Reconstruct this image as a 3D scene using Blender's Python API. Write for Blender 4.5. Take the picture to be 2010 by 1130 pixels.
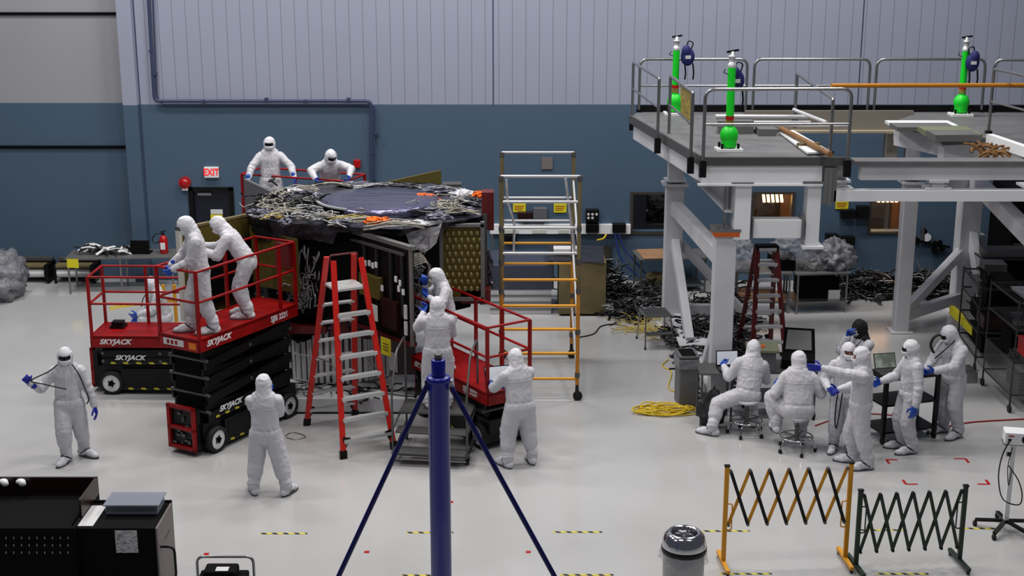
import bpy, bmesh, math, random
from mathutils import Vector, Matrix, noise
from mathutils.bvhtree import BVHTree
V = Vector
R = math.radians
PI = math.pi
scn = bpy.context.scene
for o in list(bpy.data.objects): bpy.data.objects.remove(o)
random.seed(7)
# ---------------------------------------------------------------- camera
F, CX, CY, PITCH, H = 2731.0, 1005.0, 565.0, R(15.06), 7.9
cam_d = bpy.data.cameras.new('camera'); cam = bpy.data.objects.new('camera', cam_d)
scn.collection.objects.link(cam); scn.camera = cam
cam.location = (0, 0, H); cam.rotation_euler = (PI/2 - PITCH, 0, 0)
cam_d.sensor_width = 36; cam_d.lens = 36*F/2010; cam_d.clip_end = 200
# ---------------------------------------------------------------- world, lamps, exposure
w = bpy.data.worlds.new('world'); scn.world = w; w.use_nodes = True
bgn = w.node_tree.nodes['Background']; bgn.inputs[0].default_value = (.80, .84, 1.0, 1); bgn.inputs[1].default_value = .085
def lamp(loc, sx, sy, power, col=(1, .97, .93), aim=(0, 0, -1)):
    d = bpy.data.lights.new('high_bay_lamp', 'AREA'); d.shape = 'RECTANGLE'; d.size = sx; d.size_y = sy; d.energy = power; d.color = col
    o = bpy.data.objects.new('high_bay_lamp', d); scn.collection.objects.link(o); o.location = loc
    o.rotation_euler = V(aim).to_track_quat('-Z', 'Y').to_euler(); o['kind'] = 'structure'
for lx in (-9, -1.5, 6):
    for ly, le in ((12, 270), (19, 470), (25.5, 640)): lamp((lx, ly, 14), 3.0, 1.2, le)
scn.view_settings.view_transform = 'Standard'; scn.view_settings.look = 'None'
scn.view_settings.exposure = 0.0; scn.view_settings.gamma = 1.0
# ---------------------------------------------------------------- picture pixels -> place
def ray(x, y):
    a, b = (x-CX)/F, -(y-CY)/F
    return V((a, math.cos(PITCH)+b*math.sin(PITCH), -math.sin(PITCH)+b*math.cos(PITCH)))
def at(x, y, Y):
    d = ray(x, y); return V((0, 0, H)) + d*(Y/d.y)
def atz(x, y, z=0.0):
    d = ray(x, y); return V((0, 0, H)) + d*((z-H)/d.z)
# ---------------------------------------------------------------- materials
def lin(c):
    c = c/255.0
    return c/12.92 if c <= .04045 else ((c+.055)/1.055)**2.4
def pm(name, rgb, rough=.5, metal=0, bump=None, var=None, alpha=1, emit=0, spec=.5, coat=0):
    m = bpy.data.materials.new(name); m.use_nodes = True
    nt = m.node_tree; b = nt.nodes['Principled BSDF']
    col = (lin(rgb[0]), lin(rgb[1]), lin(rgb[2]), 1)
    b.inputs['Base Color'].default_value = col; b.inputs['Roughness'].default_value = rough
    b.inputs['Metallic'].default_value = metal; b.inputs['Alpha'].default_value = alpha
    b.inputs['Specular IOR Level'].default_value = spec; b.inputs['Coat Weight'].default_value = coat
    if emit:
        b.inputs['Emission Color'].default_value = col; b.inputs['Emission Strength'].default_value = emit
    tc = nt.nodes.new('ShaderNodeTexCoord')
    if bump:
        sc, st = bump[0], bump[1]
        mp = nt.nodes.new('ShaderNodeMapping'); nt.links.new(tc.outputs['Object'], mp.inputs[0])
        if len(bump) > 2: mp.inputs['Scale'].default_value = bump[2]
        n = nt.nodes.new('ShaderNodeTexNoise'); n.inputs['Scale'].default_value = sc; n.inputs['Detail'].default_value = 4
        bp = nt.nodes.new('ShaderNodeBump'); bp.inputs['Strength'].default_value = st; bp.inputs['Distance'].default_value = .05
        nt.links.new(mp.outputs[0], n.inputs[0]); nt.links.new(n.outputs[0], bp.inputs['Height']); nt.links.new(bp.outputs[0], b.inputs['Normal'])
    if var:
        sc, rgb2, lo, hi = var[:4]
        n = nt.nodes.new('ShaderNodeTexNoise'); n.inputs['Scale'].default_value = sc; n.inputs['Detail'].default_value = 5
        mp = nt.nodes.new('ShaderNodeMapping'); nt.links.new(tc.outputs['Object'], mp.inputs[0])
        if len(var) > 4: mp.inputs['Scale'].default_value = var[4]
        r = nt.nodes.new('ShaderNodeValToRGB'); r.color_ramp.elements[0].position = lo; r.color_ramp.elements[1].position = hi
        r.color_ramp.elements[0].color = col; r.color_ramp.elements[1].color = (lin(rgb2[0]), lin(rgb2[1]), lin(rgb2[2]), 1)
        nt.links.new(mp.outputs[0], n.inputs[0]); nt.links.new(n.outputs[0], r.inputs[0]); nt.links.new(r.outputs[0], b.inputs['Base Color'])
    return m
M = dict(
    suit=pm('suit_fabric', (198, 198, 205), .62, bump=(7, .16), spec=.25),
    suit2=pm('suit_hood_fabric', (208, 208, 215), .6, bump=(8, .2), spec=.25),
    skin=pm('skin', (150, 105, 88), .5), blackhood=pm('black_cloth', (14, 14, 17), .9), glove=pm('blue_glove', (12, 66, 165), .4),
    glove2=pm('dark_blue_glove', (8, 28, 150), .4), mask=pm('mask_fabric', (225, 228, 232), .7),
    glass=pm('dark_lens', (6, 6, 8), .15), sole=pm('boot_sole', (70, 70, 74), .7), hose=pm('black_hose', (12, 12, 14), .5),
    red=pm('red_paint', (150, 3, 7), .42, spec=.3, var=(3, (122, 2, 5), .35, .7)), redl=pm('ladder_red', (200, 28, 18), .4),
    dred=pm('dark_red_paint', (88, 6, 10), .5), black=pm('black_paint', (7, 7, 8), .4, spec=.28), black2=pm('matt_black', (4, 4, 5), .8, spec=.12),
    rubber=pm('rubber', (16, 16, 17), .75), white=pm('white_paint', (226, 228, 232), .45), offwhite=pm('steel_white_paint', (204, 205, 210), .5, var=(1.2, (190, 191, 197), .4, .6)),
    steel=pm('steel', (150, 150, 152), .3, metal=.9), dsteel=pm('dull_steel', (96, 96, 96), .45, metal=.6), dsteel2=pm('dark_wire_steel', (52, 52, 54), .5, metal=.5), alu=pm('aluminium', (196, 197, 200), .35, metal=.35),
    chrome=pm('chrome', (200, 200, 205), .12, metal=1), galv=pm('brushed_steel', (150, 150, 150), .28, metal=.85, bump=(3, .1, (1, 1, 30))),
    yellow=pm('yellow_paint', (214, 148, 14), .45), yellow2=pm('yellow_sign', (218, 206, 30), .6), ocher=pm('ochre_fibreglass', (186, 122, 28), .45),
    green=pm('green_paint', (14, 205, 40), .4), dgreen=pm('dark_green_paint', (8, 38, 24), .45), blue=pm('blue_paint', (5, 16, 142), .3),
    navy=pm('navy_blue_fabric', (16, 24, 92), .7), dblue=pm('dark_blue_paint', (6, 10, 90), .35), bcable=pm('blue_cable', (20, 44, 110), .5),
    deck=pm('deck_plate', (104, 104, 106), .6, var=(2.5, (92, 92, 95), .35, .65)), fascia=pm('deck_fascia', (72, 72, 74), .6),
    brown=pm('brown_board', (120, 84, 46), .7), wood=pm('plywood', (158, 122, 92), .7, var=(4, (140, 104, 78), .3, .7)), tan=pm('tan_board', (112, 100, 68), .75, var=(2, (96, 86, 56), .4, .6)),
    olive=pm('olive_panel', (92, 82, 32), .55, metal=.2, bump=(20, .25)), olive2=pm('olive_stud_panel', (96, 82, 24), .45, metal=.4),
    foil=pm('dark_foil', (92, 92, 104), .34, metal=.85, bump=(5, 1.0)), foild=pm('black_kapton_foil', (50, 50, 56), .3, metal=.7, bump=(4, 1.0)),
    film=pm('violet_film', (112, 110, 138), .22, metal=.85, bump=(2.2, .9, (.35, 2.2, 1))), steelfoil=pm('silver_foil', (170, 170, 174), .25, metal=.9, bump=(14, 1.0)), channel=pm('brown_grey_channel', (128, 123, 115), .5), galv2=pm('grey_steel', (112, 112, 112), .5, metal=.4), yellow_old=pm('old_yellow_board', (156, 138, 52), .6, var=(14, (110, 96, 50), .45, .6)), rope=pm('brown_rope', (112, 76, 34), .8), cream2=pm('louvre_white', (226, 226, 228), .5), ycable2=pm('pale_yellow_cable', (190, 170, 90), .5), seam=pm('suit_seam', (214, 214, 220), .6), studm=pm('gold_stud', (128, 120, 76), .45, metal=.5), bluecloth=pm('blue_grey_cover', (52, 58, 76), .6, bump=(3, .5)), wrapc=pm('wrapped_cable_shine', (120, 120, 124), .3, metal=.7), clearbox=pm('pale_clear_plastic', (136, 142, 156), .18, alpha=.8), tan2=pm('pale_tan_lip', (160, 148, 128), .5), copper=pm('orange_film', (226, 100, 26), .3, metal=.7, bump=(12, 1.0)),
    quilt=pm('dotted_blanket', (176, 176, 182), .4, metal=.35, bump=(6, .7)), wcable=pm('white_cable', (156, 153, 142), .5), ycable=pm('yellow_cable', (214, 184, 30), .5),
    rcable=pm('red_cable', (150, 20, 26), .5), kcable=pm('black_cable', (10, 10, 11), .3), scable=pm('silver_wrapped_cable', (150, 150, 152), .3, metal=.8, bump=(20, .6)),
    plastic=pm('clear_plastic_sheet', (176, 176, 186), .15, alpha=.34, bump=(11, 1.0)), plastic2=pm('grey_plastic_sheet', (128, 130, 138), .2, alpha=.8, bump=(9, 1.0)),
    gplastic=pm('grey_plastic', (92, 93, 97), .55), paper=pm('paper', (206, 206, 208), .7), ink=pm('ink', (30, 30, 34), .8), screen=pm('screen_light', (190, 195, 205), .4, emit=.35),
    screen2=pm('screen_image', (150, 160, 150), .4, emit=.2, var=(3, (60, 62, 60), .45, .55, (1, 1, 1))), maroon=pm('dark_maroon_lacquer', (34, 8, 10), .35), greyl=pm('warm_grey_panel', (112, 104, 104), .6),
    amber=pm('amber_interior', (118, 92, 68), .7), dkint=pm('dark_interior', (16, 12, 12), .8), warm=pm('warm_glow', (255, 196, 120), .5, emit=9), warm2=pm('warm_panel', (255, 190, 110), .5, emit=14), exitred=pm('exit_red', (235, 20, 30), .5, emit=.6),
    navydoor=pm('navy_door', (12, 16, 34), .4), frameb=pm('window_frame_bronze', (58, 52, 46), .5), conduit=pm('blue_grey_conduit', (52, 62, 92), .45), orange=pm('orange_shim', (190, 84, 20), .6),
    tbox=pm('red_alarm', (168, 12, 14), .35), sage=pm('sage_plastic', (112, 116, 92), .55), cream=pm('pale_case', (196, 196, 188), .5), bag=pm('black_bag', (30, 31, 35), .8, bump=(8, .8)), warn=pm('warning_orange', (220, 120, 20), .6),
)
def nodes_mat(name):
    m = bpy.data.materials.new(name); m.use_nodes = True
    return m, m.node_tree, m.node_tree.nodes['Principled BSDF']
def N(nt, t, **kw):
    n = nt.nodes.new(t)
    for k, v in kw.items(): setattr(n, k, v)
    return n
# glossy sealed floor
m, nt, b = nodes_mat('sealed_floor'); M['floor'] = m
tc = N(nt, 'ShaderNodeTexCoord'); n1 = N(nt, 'ShaderNodeTexNoise'); n1.inputs['Scale'].default_value = .5; n1.inputs['Detail'].default_value = 6
r1 = N(nt, 'ShaderNodeValToRGB'); r1.color_ramp.elements[0].color = (.41, .41, .415, 1); r1.color_ramp.elements[1].color = (.475, .475, .48, 1)
r1.color_ramp.elements[0].position = .3; r1.color_ramp.elements[1].position = .7
nt.links.new(tc.outputs['Object'], n1.inputs[0]); nt.links.new(n1.outputs[0], r1.inputs[0]); nt.links.new(r1.outputs[0], b.inputs['Base Color'])
n2 = N(nt, 'ShaderNodeTexNoise'); n2.inputs['Scale'].default_value = 1.3; n2.inputs['Detail'].default_value = 5; mr = N(nt, 'ShaderNodeMapRange')
mr.inputs[3].default_value = .09; mr.inputs[4].default_value = .2; nt.links.new(tc.outputs['Object'], n2.inputs[0]); nt.links.new(n2.outputs[0], mr.inputs[0]); nt.links.new(mr.outputs[0], b.inputs['Roughness'])
# wall: blue dado below, grey seamed panels above
ZB = at(700, 205, 30).z
def wallmat(name, seams, upc=(148, 153, 173)):
    m, nt, b = nodes_mat(name); b.inputs['Roughness'].default_value = .55
    tc = N(nt, 'ShaderNodeTexCoord'); sp = N(nt, 'ShaderNodeSeparateXYZ'); geo = N(nt, 'ShaderNodeNewGeometry'); nt.links.new(geo.outputs['Position'], sp.inputs[0])
    gt = N(nt, 'ShaderNodeMath', operation='GREATER_THAN'); gt.inputs[1].default_value = ZB; nt.links.new(sp.outputs['Z'], gt.inputs[0])
    mix = N(nt, 'ShaderNodeMix', data_type='RGBA'); nt.links.new(gt.outputs[0], mix.inputs[0])
    mix.inputs[6].default_value = (lin(68), lin(90), lin(112), 1); up = (*[lin(c) for c in upc], 1); mix.inputs[7].default_value = up
    if seams:
        dv = N(nt, 'ShaderNodeMath', operation='DIVIDE'); dv.inputs[1].default_value = .289; nt.links.new(sp.outputs['X'], dv.inputs[0])
        fr = N(nt, 'ShaderNodeMath', operation='FRACT'); nt.links.new(dv.outputs[0], fr.inputs[0])
        lt = N(nt, 'ShaderNodeMath', operation='LESS_THAN'); lt.inputs[1].default_value = .05; nt.links.new(fr.outputs[0], lt.inputs[0])
        m2 = N(nt, 'ShaderNodeMix', data_type='RGBA'); nt.links.new(lt.outputs[0], m2.inputs[0]); m2.inputs[6].default_value = up; m2.inputs[7].default_value = (lin(112), lin(116), lin(134), 1)
        nt.links.new(m2.outputs[2], mix.inputs[7])
    n = N(nt, 'ShaderNodeTexNoise'); n.inputs['Scale'].default_value = .7; n.inputs['Detail'].default_value = 4; nt.links.new(geo.outputs['Position'], n.inputs[0])
    mr = N(nt, 'ShaderNodeMapRange'); mr.inputs[3].default_value = .93; mr.inputs[4].default_value = 1.06; nt.links.new(n.outputs[0], mr.inputs[0])
    hs = N(nt, 'ShaderNodeHueSaturation'); nt.links.new(mix.outputs[2], hs.inputs['Color']); nt.links.new(mr.outputs[0], hs.inputs['Value']); nt.links.new(hs.outputs[0], b.inputs['Base Color'])
    return m
M['wall'] = wallmat('hall_wall', True); M['wallp'] = wallmat('hall_wall_plain', False)
def stripes(name, ca, cb, per, axis='X', frac=.5, slant=0.0):
    m, nt, b = nodes_mat(name); tc = N(nt, 'ShaderNodeTexCoord'); sp = N(nt, 'ShaderNodeSeparateXYZ'); nt.links.new(tc.outputs['Object'], sp.inputs[0])
    s = N(nt, 'ShaderNodeMath', operation='MULTIPLY_ADD'); s.inputs[1].default_value = slant; nt.links.new(sp.outputs['Z' if axis == 'X' else 'X'], s.inputs[0]); nt.links.new(sp.outputs[axis], s.inputs[2])
    s2 = N(nt, 'ShaderNodeMath', operation='MULTIPLY_ADD'); s2.inputs[1].default_value = slant; nt.links.new(sp.outputs['Y'], s2.inputs[0]); nt.links.new(s.outputs[0], s2.inputs[2])
    dv = N(nt, 'ShaderNodeMath', operation='DIVIDE'); dv.inputs[1].default_value = per; nt.links.new(s2.outputs[0], dv.inputs[0])
    fr = N(nt, 'ShaderNodeMath', operation='FRACT'); nt.links.new(dv.outputs[0], fr.inputs[0]); lt = N(nt, 'ShaderNodeMath', operation='LESS_THAN'); lt.inputs[1].default_value = frac; nt.links.new(fr.outputs[0], lt.inputs[0])
    mx = N(nt, 'ShaderNodeMix', data_type='RGBA'); nt.links.new(lt.outputs[0], mx.inputs[0]); mx.inputs[6].default_value = (*[lin(c) for c in ca], 1); mx.inputs[7].default_value = (*[lin(c) for c in cb], 1)
    nt.links.new(mx.outputs[2], b.inputs['Base Color']); b.inputs['Roughness'].default_value = .5
    return m
M['hazard'] = stripes('hazard_tape', (205, 192, 60), (14, 14, 14), .145, 'X', .45, .8)
M['hazard2'] = stripes('hazard_strip_dim', (190, 180, 40), (8, 8, 8), .22, 'X', .62, .6)
M['ribs'] = stripes('ribbed_louvres', (188, 188, 188), (60, 60, 62), .1, 'X', .4)
m, nt, b = nodes_mat('window_glass'); M['pane'] = m; tr = N(nt, 'ShaderNodeBsdfTransparent'); gl = N(nt, 'ShaderNodeBsdfGlossy'); gl.inputs['Roughness'].default_value = .03
mx = N(nt, 'ShaderNodeMixShader'); mx.inputs[0].default_value = .08; nt.links.new(tr.outputs[0], mx.inputs[1]); nt.links.new(gl.outputs[0], mx.inputs[2]); nt.links.new(mx.outputs[0], nt.nodes['Material Output'].inputs[0])
m, nt, b = nodes_mat('dotted_quilt'); M['quiltd'] = m; b.inputs['Roughness'].default_value = .5
tc = N(nt, 'ShaderNodeTexCoord'); vo = N(nt, 'ShaderNodeTexVoronoi'); vo.inputs['Scale'].default_value = 11; vo.inputs['Randomness'].default_value = .15; nt.links.new(tc.outputs['Object'], vo.inputs[0])
rr_ = N(nt, 'ShaderNodeValToRGB'); rr_.color_ramp.interpolation = 'CONSTANT'; rr_.color_ramp.elements[0].color = (.08, .08, .09, 1); rr_.color_ramp.elements[1].position = .16; rr_.color_ramp.elements[1].color = (.42, .42, .45, 1)
nt.links.new(vo.outputs['Distance'], rr_.inputs[0]); nt.links.new(rr_.outputs[0], b.inputs['Base Color'])
# ---------------------------------------------------------------- mesh builder
class MB:
    def __init__(s): s.v = []; s.f = []; s.m = []; s.s = []
    def add(s, vs, fs, mi=0, sm=False):
        k = len(s.v); s.v += [V(p) for p in vs]
        for f in fs: s.f.append([k+i for i in f]); s.m.append(mi); s.s.append(sm)
        return s
    def box(s, c, d, mi=0, rz=0, M3=None):
        hx, hy, hz = d[0]/2, d[1]/2, d[2]/2
        vs = [V((x*hx, y*hy, z*hz)) for z in (-1, 1) for y in (-1, 1) for x in (-1, 1)]
        if M3 is not None: vs = [M3 @ p for p in vs]
        elif rz: q = Matrix.Rotation(rz, 3, 'Z'); vs = [q @ p for p in vs]
        return s.add([p+V(c) for p in vs], [(0, 2, 3, 1), (4, 5, 7, 6), (0, 1, 5, 4), (2, 6, 7, 3), (0, 4, 6, 2), (1, 3, 7, 5)], mi)
    def bb(s, a, b, mi=0): a, b = V(a), V(b); return s.box((a+b)/2, [abs(q) for q in (b-a)], mi)
    def beam(s, a, b, w_, h_, up=(0, 0, 1), mi=0):
        a, b = V(a), V(b); z = (b-a); L = z.length; z.normalize(); x = V(up).cross(z)
        if x.length < 1e-4: x = V((1, 0, 0)).cross(z)
        x.normalize(); y = z.cross(x); Mx = Matrix((x, y, z)).transposed()
        return s.box((a+b)/2, (w_, h_, L), mi, M3=Mx)
    def tube(s, pts, r, n=8, mi=0, closed=False, caps=True, rs=None):
        pts = [V(p) for p in pts]; k = len(pts); prev = None; rings = []
        for i, p in enumerate(pts):
            a = pts[i-1] if (i or closed) else p; c = pts[(i+1) % k] if (i < k-1 or closed) else p
            t = (c-a)
            if t.length < 1e-7: t = V((0, 0, 1))
            t.normalize()
            if prev is None:
                u = t.cross(V((0, 0, 1)));
                if u.length < .05: u = t.cross(V((1, 0, 0)))
            else:
                u = prev - t*prev.dot(t)
                if u.length < 1e-5: u = t.orthogonal()
            u.normalize(); prev = u; w_ = t.cross(u); rr = rs[i] if rs else r
            rings.append([p + (u*math.cos(2*PI*j/n)+w_*math.sin(2*PI*j/n))*rr for j in range(n)])
        vs = [q for rg in rings for q in rg]; fs = []
        for i in range(k if closed else k-1):
            for j in range(n):
                i2 = (i+1) % k; fs.append((i*n+j, i*n+(j+1) % n, i2*n+(j+1) % n, i2*n+j))
        s.add(vs, fs, mi, True)
        if caps and not closed: s.add(rings[0], [tuple(range(n))[::-1]], mi); s.add(rings[-1], [tuple(range(n))], mi)
        return s
    def cyl(s, a, b, r0, r1=None, n=20, mi=0, caps=True):
        return s.tube([a, b], r0, n, mi, caps=caps, rs=[r0, r0 if r1 is None else r1])
    def lathe(s, prof, c=(0, 0, 0), n=28, mi=0, sm=True):
        c = V(c); vs = []; fs = []
        for r, z in prof:
            for j in range(n): vs.append(c+V((r*math.cos(2*PI*j/n), r*math.sin(2*PI*j/n), z)))
        for i in range(len(prof)-1):
            for j in range(n): fs.append((i*n+j, i*n+(j+1) % n, (i+1)*n+(j+1) % n, (i+1)*n+j))
        return s.add(vs, fs, mi, sm)
    def prism(s, poly, z0, z1, mi=0):
        n = len(poly); ar = sum(poly[i][0]*poly[(i+1) % n][1]-poly[(i+1) % n][0]*poly[i][1] for i in range(n))
        if ar < 0: poly = poly[::-1]
        vs = [V((p[0], p[1], z0)) for p in poly]+[V((p[0], p[1], z1)) for p in poly]
        fs = [tuple(range(n))[::-1], tuple(range(n, 2*n))]+[(i, (i+1) % n, (i+1) % n+n, i+n) for i in range(n)]
        return s.add(vs, fs, mi)
    def slab(s, quad, t, mi=0):
        a = [V(p) for p in quad]; nn = (a[1]-a[0]).cross(a[2]-a[0]).normalized()*t; n = len(a)
        vs = a+[p-nn for p in a]
        return s.add(vs, [tuple(range(n)), tuple(range(n, 2*n))[::-1]]+[((i+1) % n, i, i+n, (i+1) % n+n) for i in range(n)], mi)
    def ell(s, c, r, mi=0, n=14, k=9, M3=None):
        vs = []; c = V(c)
        for i in range(k+1):
            th = PI*i/k
            for j in range(n):
                p = V((r[0]*math.sin(th)*math.cos(2*PI*j/n), r[1]*math.sin(th)*math.sin(2*PI*j/n), r[2]*math.cos(th)))
                vs.append(c+(M3 @ p if M3 is not None else p))
        fs = [(i*n+j, (i+1)*n+j, (i+1)*n+(j+1) % n, i*n+(j+1) % n) for i in range(k) for j in range(n)]
        return s.add(vs, fs, mi, True)
    def cap(s, a, b, r0, r1, n=14, flat=1.0, xax=None):
        """tapered capsule, cross-section scaled by `flat` across xax"""
        a, b = V(a), V(b); t = (b-a); L = t.length
        if L < 1e-6: t = V((0, 0, 1)); L = 1e-6
        t = t.normalized(); x = (V(xax)-t*V(xax).dot(t)).normalized() if xax is not None else t.orthogonal().normalized(); y = t.cross(x)
        rings = [(a-t*r0*math.cos(q), r0*math.sin(q)) for q in (.12, .5, .95)]+[(a, r0), (b, r1)]+[(b+t*r1*math.cos(q), r1*math.sin(q)) for q in (.95, .5, .12)]
        vs = [c+(x*math.cos(2*PI*j/n)*rr+y*math.sin(2*PI*j/n)*rr*flat) for c, rr in rings for j in range(n)]
        k = len(rings); fs = [(i*n+j, i*n+(j+1) % n, (i+1)*n+(j+1) % n, (i+1)*n+j) for i in range(k-1) for j in range(n)]
        fs += [tuple(range(n))[::-1], tuple(range((k-1)*n, k*n))]
        return s.add(vs, fs, 0, True)
    def sheet(s, fn, nu, nv, mi=0, closed_u=False):
        vs = [fn(i/nu, j/nv) for j in range(nv+1) for i in range(nu+(0 if closed_u else 1))]; w_ = nu+(0 if closed_u else 1); fs = []
        for j in range(nv):
            for i in range(nu):
                i2 = (i+1) % w_; fs.append((j*w_+i, j*w_+i2, (j+1)*w_+i2, (j+1)*w_+i))
        return s.add(vs, fs, mi, True)
    def mesh(s, name):
        me = bpy.data.meshes.new(name); me.from_pydata([tuple(p) for p in s.v], [], s.f)
        me.polygons.foreach_set('material_index', s.m); me.polygons.foreach_set('use_smooth', s.s); me.update(); return me
    def build(s, name, mats, parent=None, label=None, cat=None, group=None, kind=None, world=False, bevel=0, solid=0, origin=None):
        mats = mats if isinstance(mats, (list, tuple)) else [mats]
        loc = V((0, 0, 0))
        if parent is None:
            if origin is not None: loc = V(origin)
            else:
                xs = [p.x for p in s.v]; ys = [p.y for p in s.v]; loc = V(((min(xs)+max(xs))/2, (min(ys)+max(ys))/2, min(p.z for p in s.v)))
            s.v = [p-loc for p in s.v]
        elif world:
            inv = XF[parent.name].inverted(); s.v = [inv @ p for p in s.v]
        me = s.mesh(name); o = bpy.data.objects.new(name, me); scn.collection.objects.link(o)
        for q in mats: me.materials.append(M[q])
        o.location = loc
        if parent is not None: o.parent = parent; XF[o.name] = XF.get(parent.name, Matrix.Identity(4))
        else: XF[o.name] = Matrix.Translation(loc)
        tag(o, label, cat, group, kind)
        if solid:
            q = o.modifiers.new('solid', 'SOLIDIFY'); q.thickness = solid
        if bevel:
            q = o.modifiers.new('bevel', 'BEVEL'); q.width = bevel; q.segments = 2; q.limit_method = 'ANGLE'; q.angle_limit = R(50)
        return o
XF = {}
def tag(o, label=None, cat=None, group=None, kind=None):
    if label: o['label'] = label
    if cat: o['category'] = cat
    if group: o['group'] = group
    if kind: o['kind'] = kind
    return o
def thing(name, label, cat, loc=(0, 0, 0), rz=0, group=None):
    o = bpy.data.objects.new(name, None); scn.collection.objects.link(o); o.location = loc; o.rotation_euler = (0, 0, rz); o.empty_display_size = .1
    XF[o.name] = Matrix.Translation(V(loc)) @ Matrix.Rotation(rz, 4, 'Z')
    return tag(o, label, cat, group)
def rounded(pts, rad, k=4):
    pts = [V(p) for p in pts]; out = [pts[0]]
    for i in range(1, len(pts)-1):
        a, b, c = pts[i-1], pts[i], pts[i+1]; d0 = (a-b); d1 = (c-b); r = min(rad, d0.length*.49, d1.length*.49)
        p0 = b+d0.normalized()*r; p1 = b+d1.normalized()*r
        for q in range(k+1):
            t = q/k; out.append(p0*(1-t)**2+b*2*t*(1-t)+p1*t*t)
    return out+[pts[-1]]
def smooth(pts, k=5):
    pts = [V(p) for p in pts]; out = []; n = len(pts)
    for i in range(n-1):
        p0, p1, p2, p3 = pts[max(i-1, 0)], pts[i], pts[i+1], pts[min(i+2, n-1)]
        for q in range(k):
            t = q/k; out.append(.5*((2*p1)+(p2-p0)*t+(2*p0-5*p1+4*p2-p3)*t*t+(3*p1-p0-3*p2+p3)*t**3))
    return out+[pts[-1]]
def evalmesh(o):
    dg = bpy.context.evaluated_depsgraph_get(); dg.update()
    return bpy.data.meshes.new_from_object(o.evaluated_get(dg))
def remesh(mb, vox, it=4):
    me = mb.mesh('tmp'); o = bpy.data.objects.new('tmp', me); scn.collection.objects.link(o)
    q = o.modifiers.new('r', 'REMESH'); q.mode = 'VOXEL'; q.voxel_size = vox; q.use_smooth_shade = True
    if it: q = o.modifiers.new('s', 'SMOOTH'); q.iterations = it; q.factor = .5
    r = evalmesh(o); bpy.data.objects.remove(o); bpy.data.meshes.remove(me); return r
def text(s, size, mat, origin, xdir, ydir, parent, name='lettering', shear=0, world=True, bold=0.0, sx=1.0):
    c = bpy.data.curves.new('t', 'FONT'); c.body = s; c.size = size; c.extrude = .002; c.shear = shear; c.offset = bold; c.align_x = 'CENTER'; c.align_y = 'CENTER'
    o = bpy.data.objects.new('t', c); scn.collection.objects.link(o); me = evalmesh(o); bpy.data.objects.remove(o)
    x = V(xdir).normalized(); y = V(ydir).normalized(); z = x.cross(y); Mx = Matrix((x*sx, y, z)).transposed().to_4x4(); Mx.translation = V(origin)
    if world and parent is not None: Mx = XF[parent.name].inverted() @ Mx
    me.transform(Mx); me.name = name; me.materials.clear(); me.materials.append(M[mat])
    o = bpy.data.objects.new(name, me); scn.collection.objects.link(o); o.parent = parent; return o
# ---------------------------------------------------------------- hall
YW = 30.0
MB().bb((-22, 2, -.1), (22, YW+.4, 0)).build('floor', 'floor', kind='structure')
mbw = MB()
wins = [(2.63, 3.62), (5.30, 6.18), (7.88, 8.78)]; wz0, wz1 = at(1270, 455, YW).z, at(1270, 381, YW).z
dx0, dx1, dz1 = at(375, 460, YW).x, at(463, 460, YW).x, at(400, 367, YW).z
xs = [-8.05, dx0, dx1]+[q for w_ in wins for q in w_]+[22]
for i in range(len(xs)-1):
    a, b = xs[i], xs[i+1]
    if i == 1: mbw.bb((a, YW, dz1), (b, YW+.3, 15))
    elif i in (3, 5, 7): mbw.bb((a, YW, 0), (b, YW+.3, wz0)); mbw.bb((a, YW, wz1), (b, YW+.3, 15))
    else: mbw.bb((a, YW, 0), (b, YW+.3, 15))
mbw.build('wall_back', 'wall', kind='structure')
MB().bb((-8.36, YW-.12, 0), (-8.05, YW+.4, 15)).build('trim_1', 'wallp', kind='structure', label='pale pilaster beside the big hangar door')
M['walld'] = wallmat('hangar_door', False, (150, 151, 158))
MB().bb((-22, YW+.25, 0), (-8.36, YW+.4, 15)).build('wall_left_back', 'walld', kind='structure')
for i, y in enumerate((27, 289)):
    z = at(100, y, YW+.2).z; MB().bb((-22, YW+.21, z-.03), (-8.37, YW+.27, z+.03)).build('trim_%d' % (i+2), 'black2', kind='structure')
for i, px in enumerate((968, 1690, 268)):
    x = at(px, 100, YW).x; MB().bb((x-.012, YW-.006, ZB if i < 2 else 0), (x+.012, YW+.002, 15)).build('trim_%d' % (i+4), 'conduit', kind='structure')
# door
dr = MB(); dr.bb((dx0+.1, YW+.06, 0), (dx1-.1, YW+.12, dz1-.08)); dr = dr.build('door_1', 'navydoor', kind='structure')
fr = MB(); fr.bb((dx0, YW-.03, 0), (dx0+.1, YW+.15, dz1)); fr.bb((dx1-.1, YW-.03, 0), (dx1, YW+.15, dz1)); fr.bb((dx0, YW-.03, dz1-.08), (dx1, YW+.15, dz1)); fr.build('door_frame', 'black', dr, world=True)
MB().bb((dx0+.2, YW, dz1-.19), (dx0+.5, YW+.06, dz1-.13)).build('door_closer', 'steel', dr, world=True)
for y0, y1, mm, nm in ((412, 421, 'paper', 'white_notice'), (422, 434, 'yellow2', 'yellow_notice')):
    a = at(413, y1, YW); b = at(436, y0, YW); MB().bb((a.x, YW+.04, a.z), (b.x, YW+.06, b.z)).build(nm, mm, dr, world=True)
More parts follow.
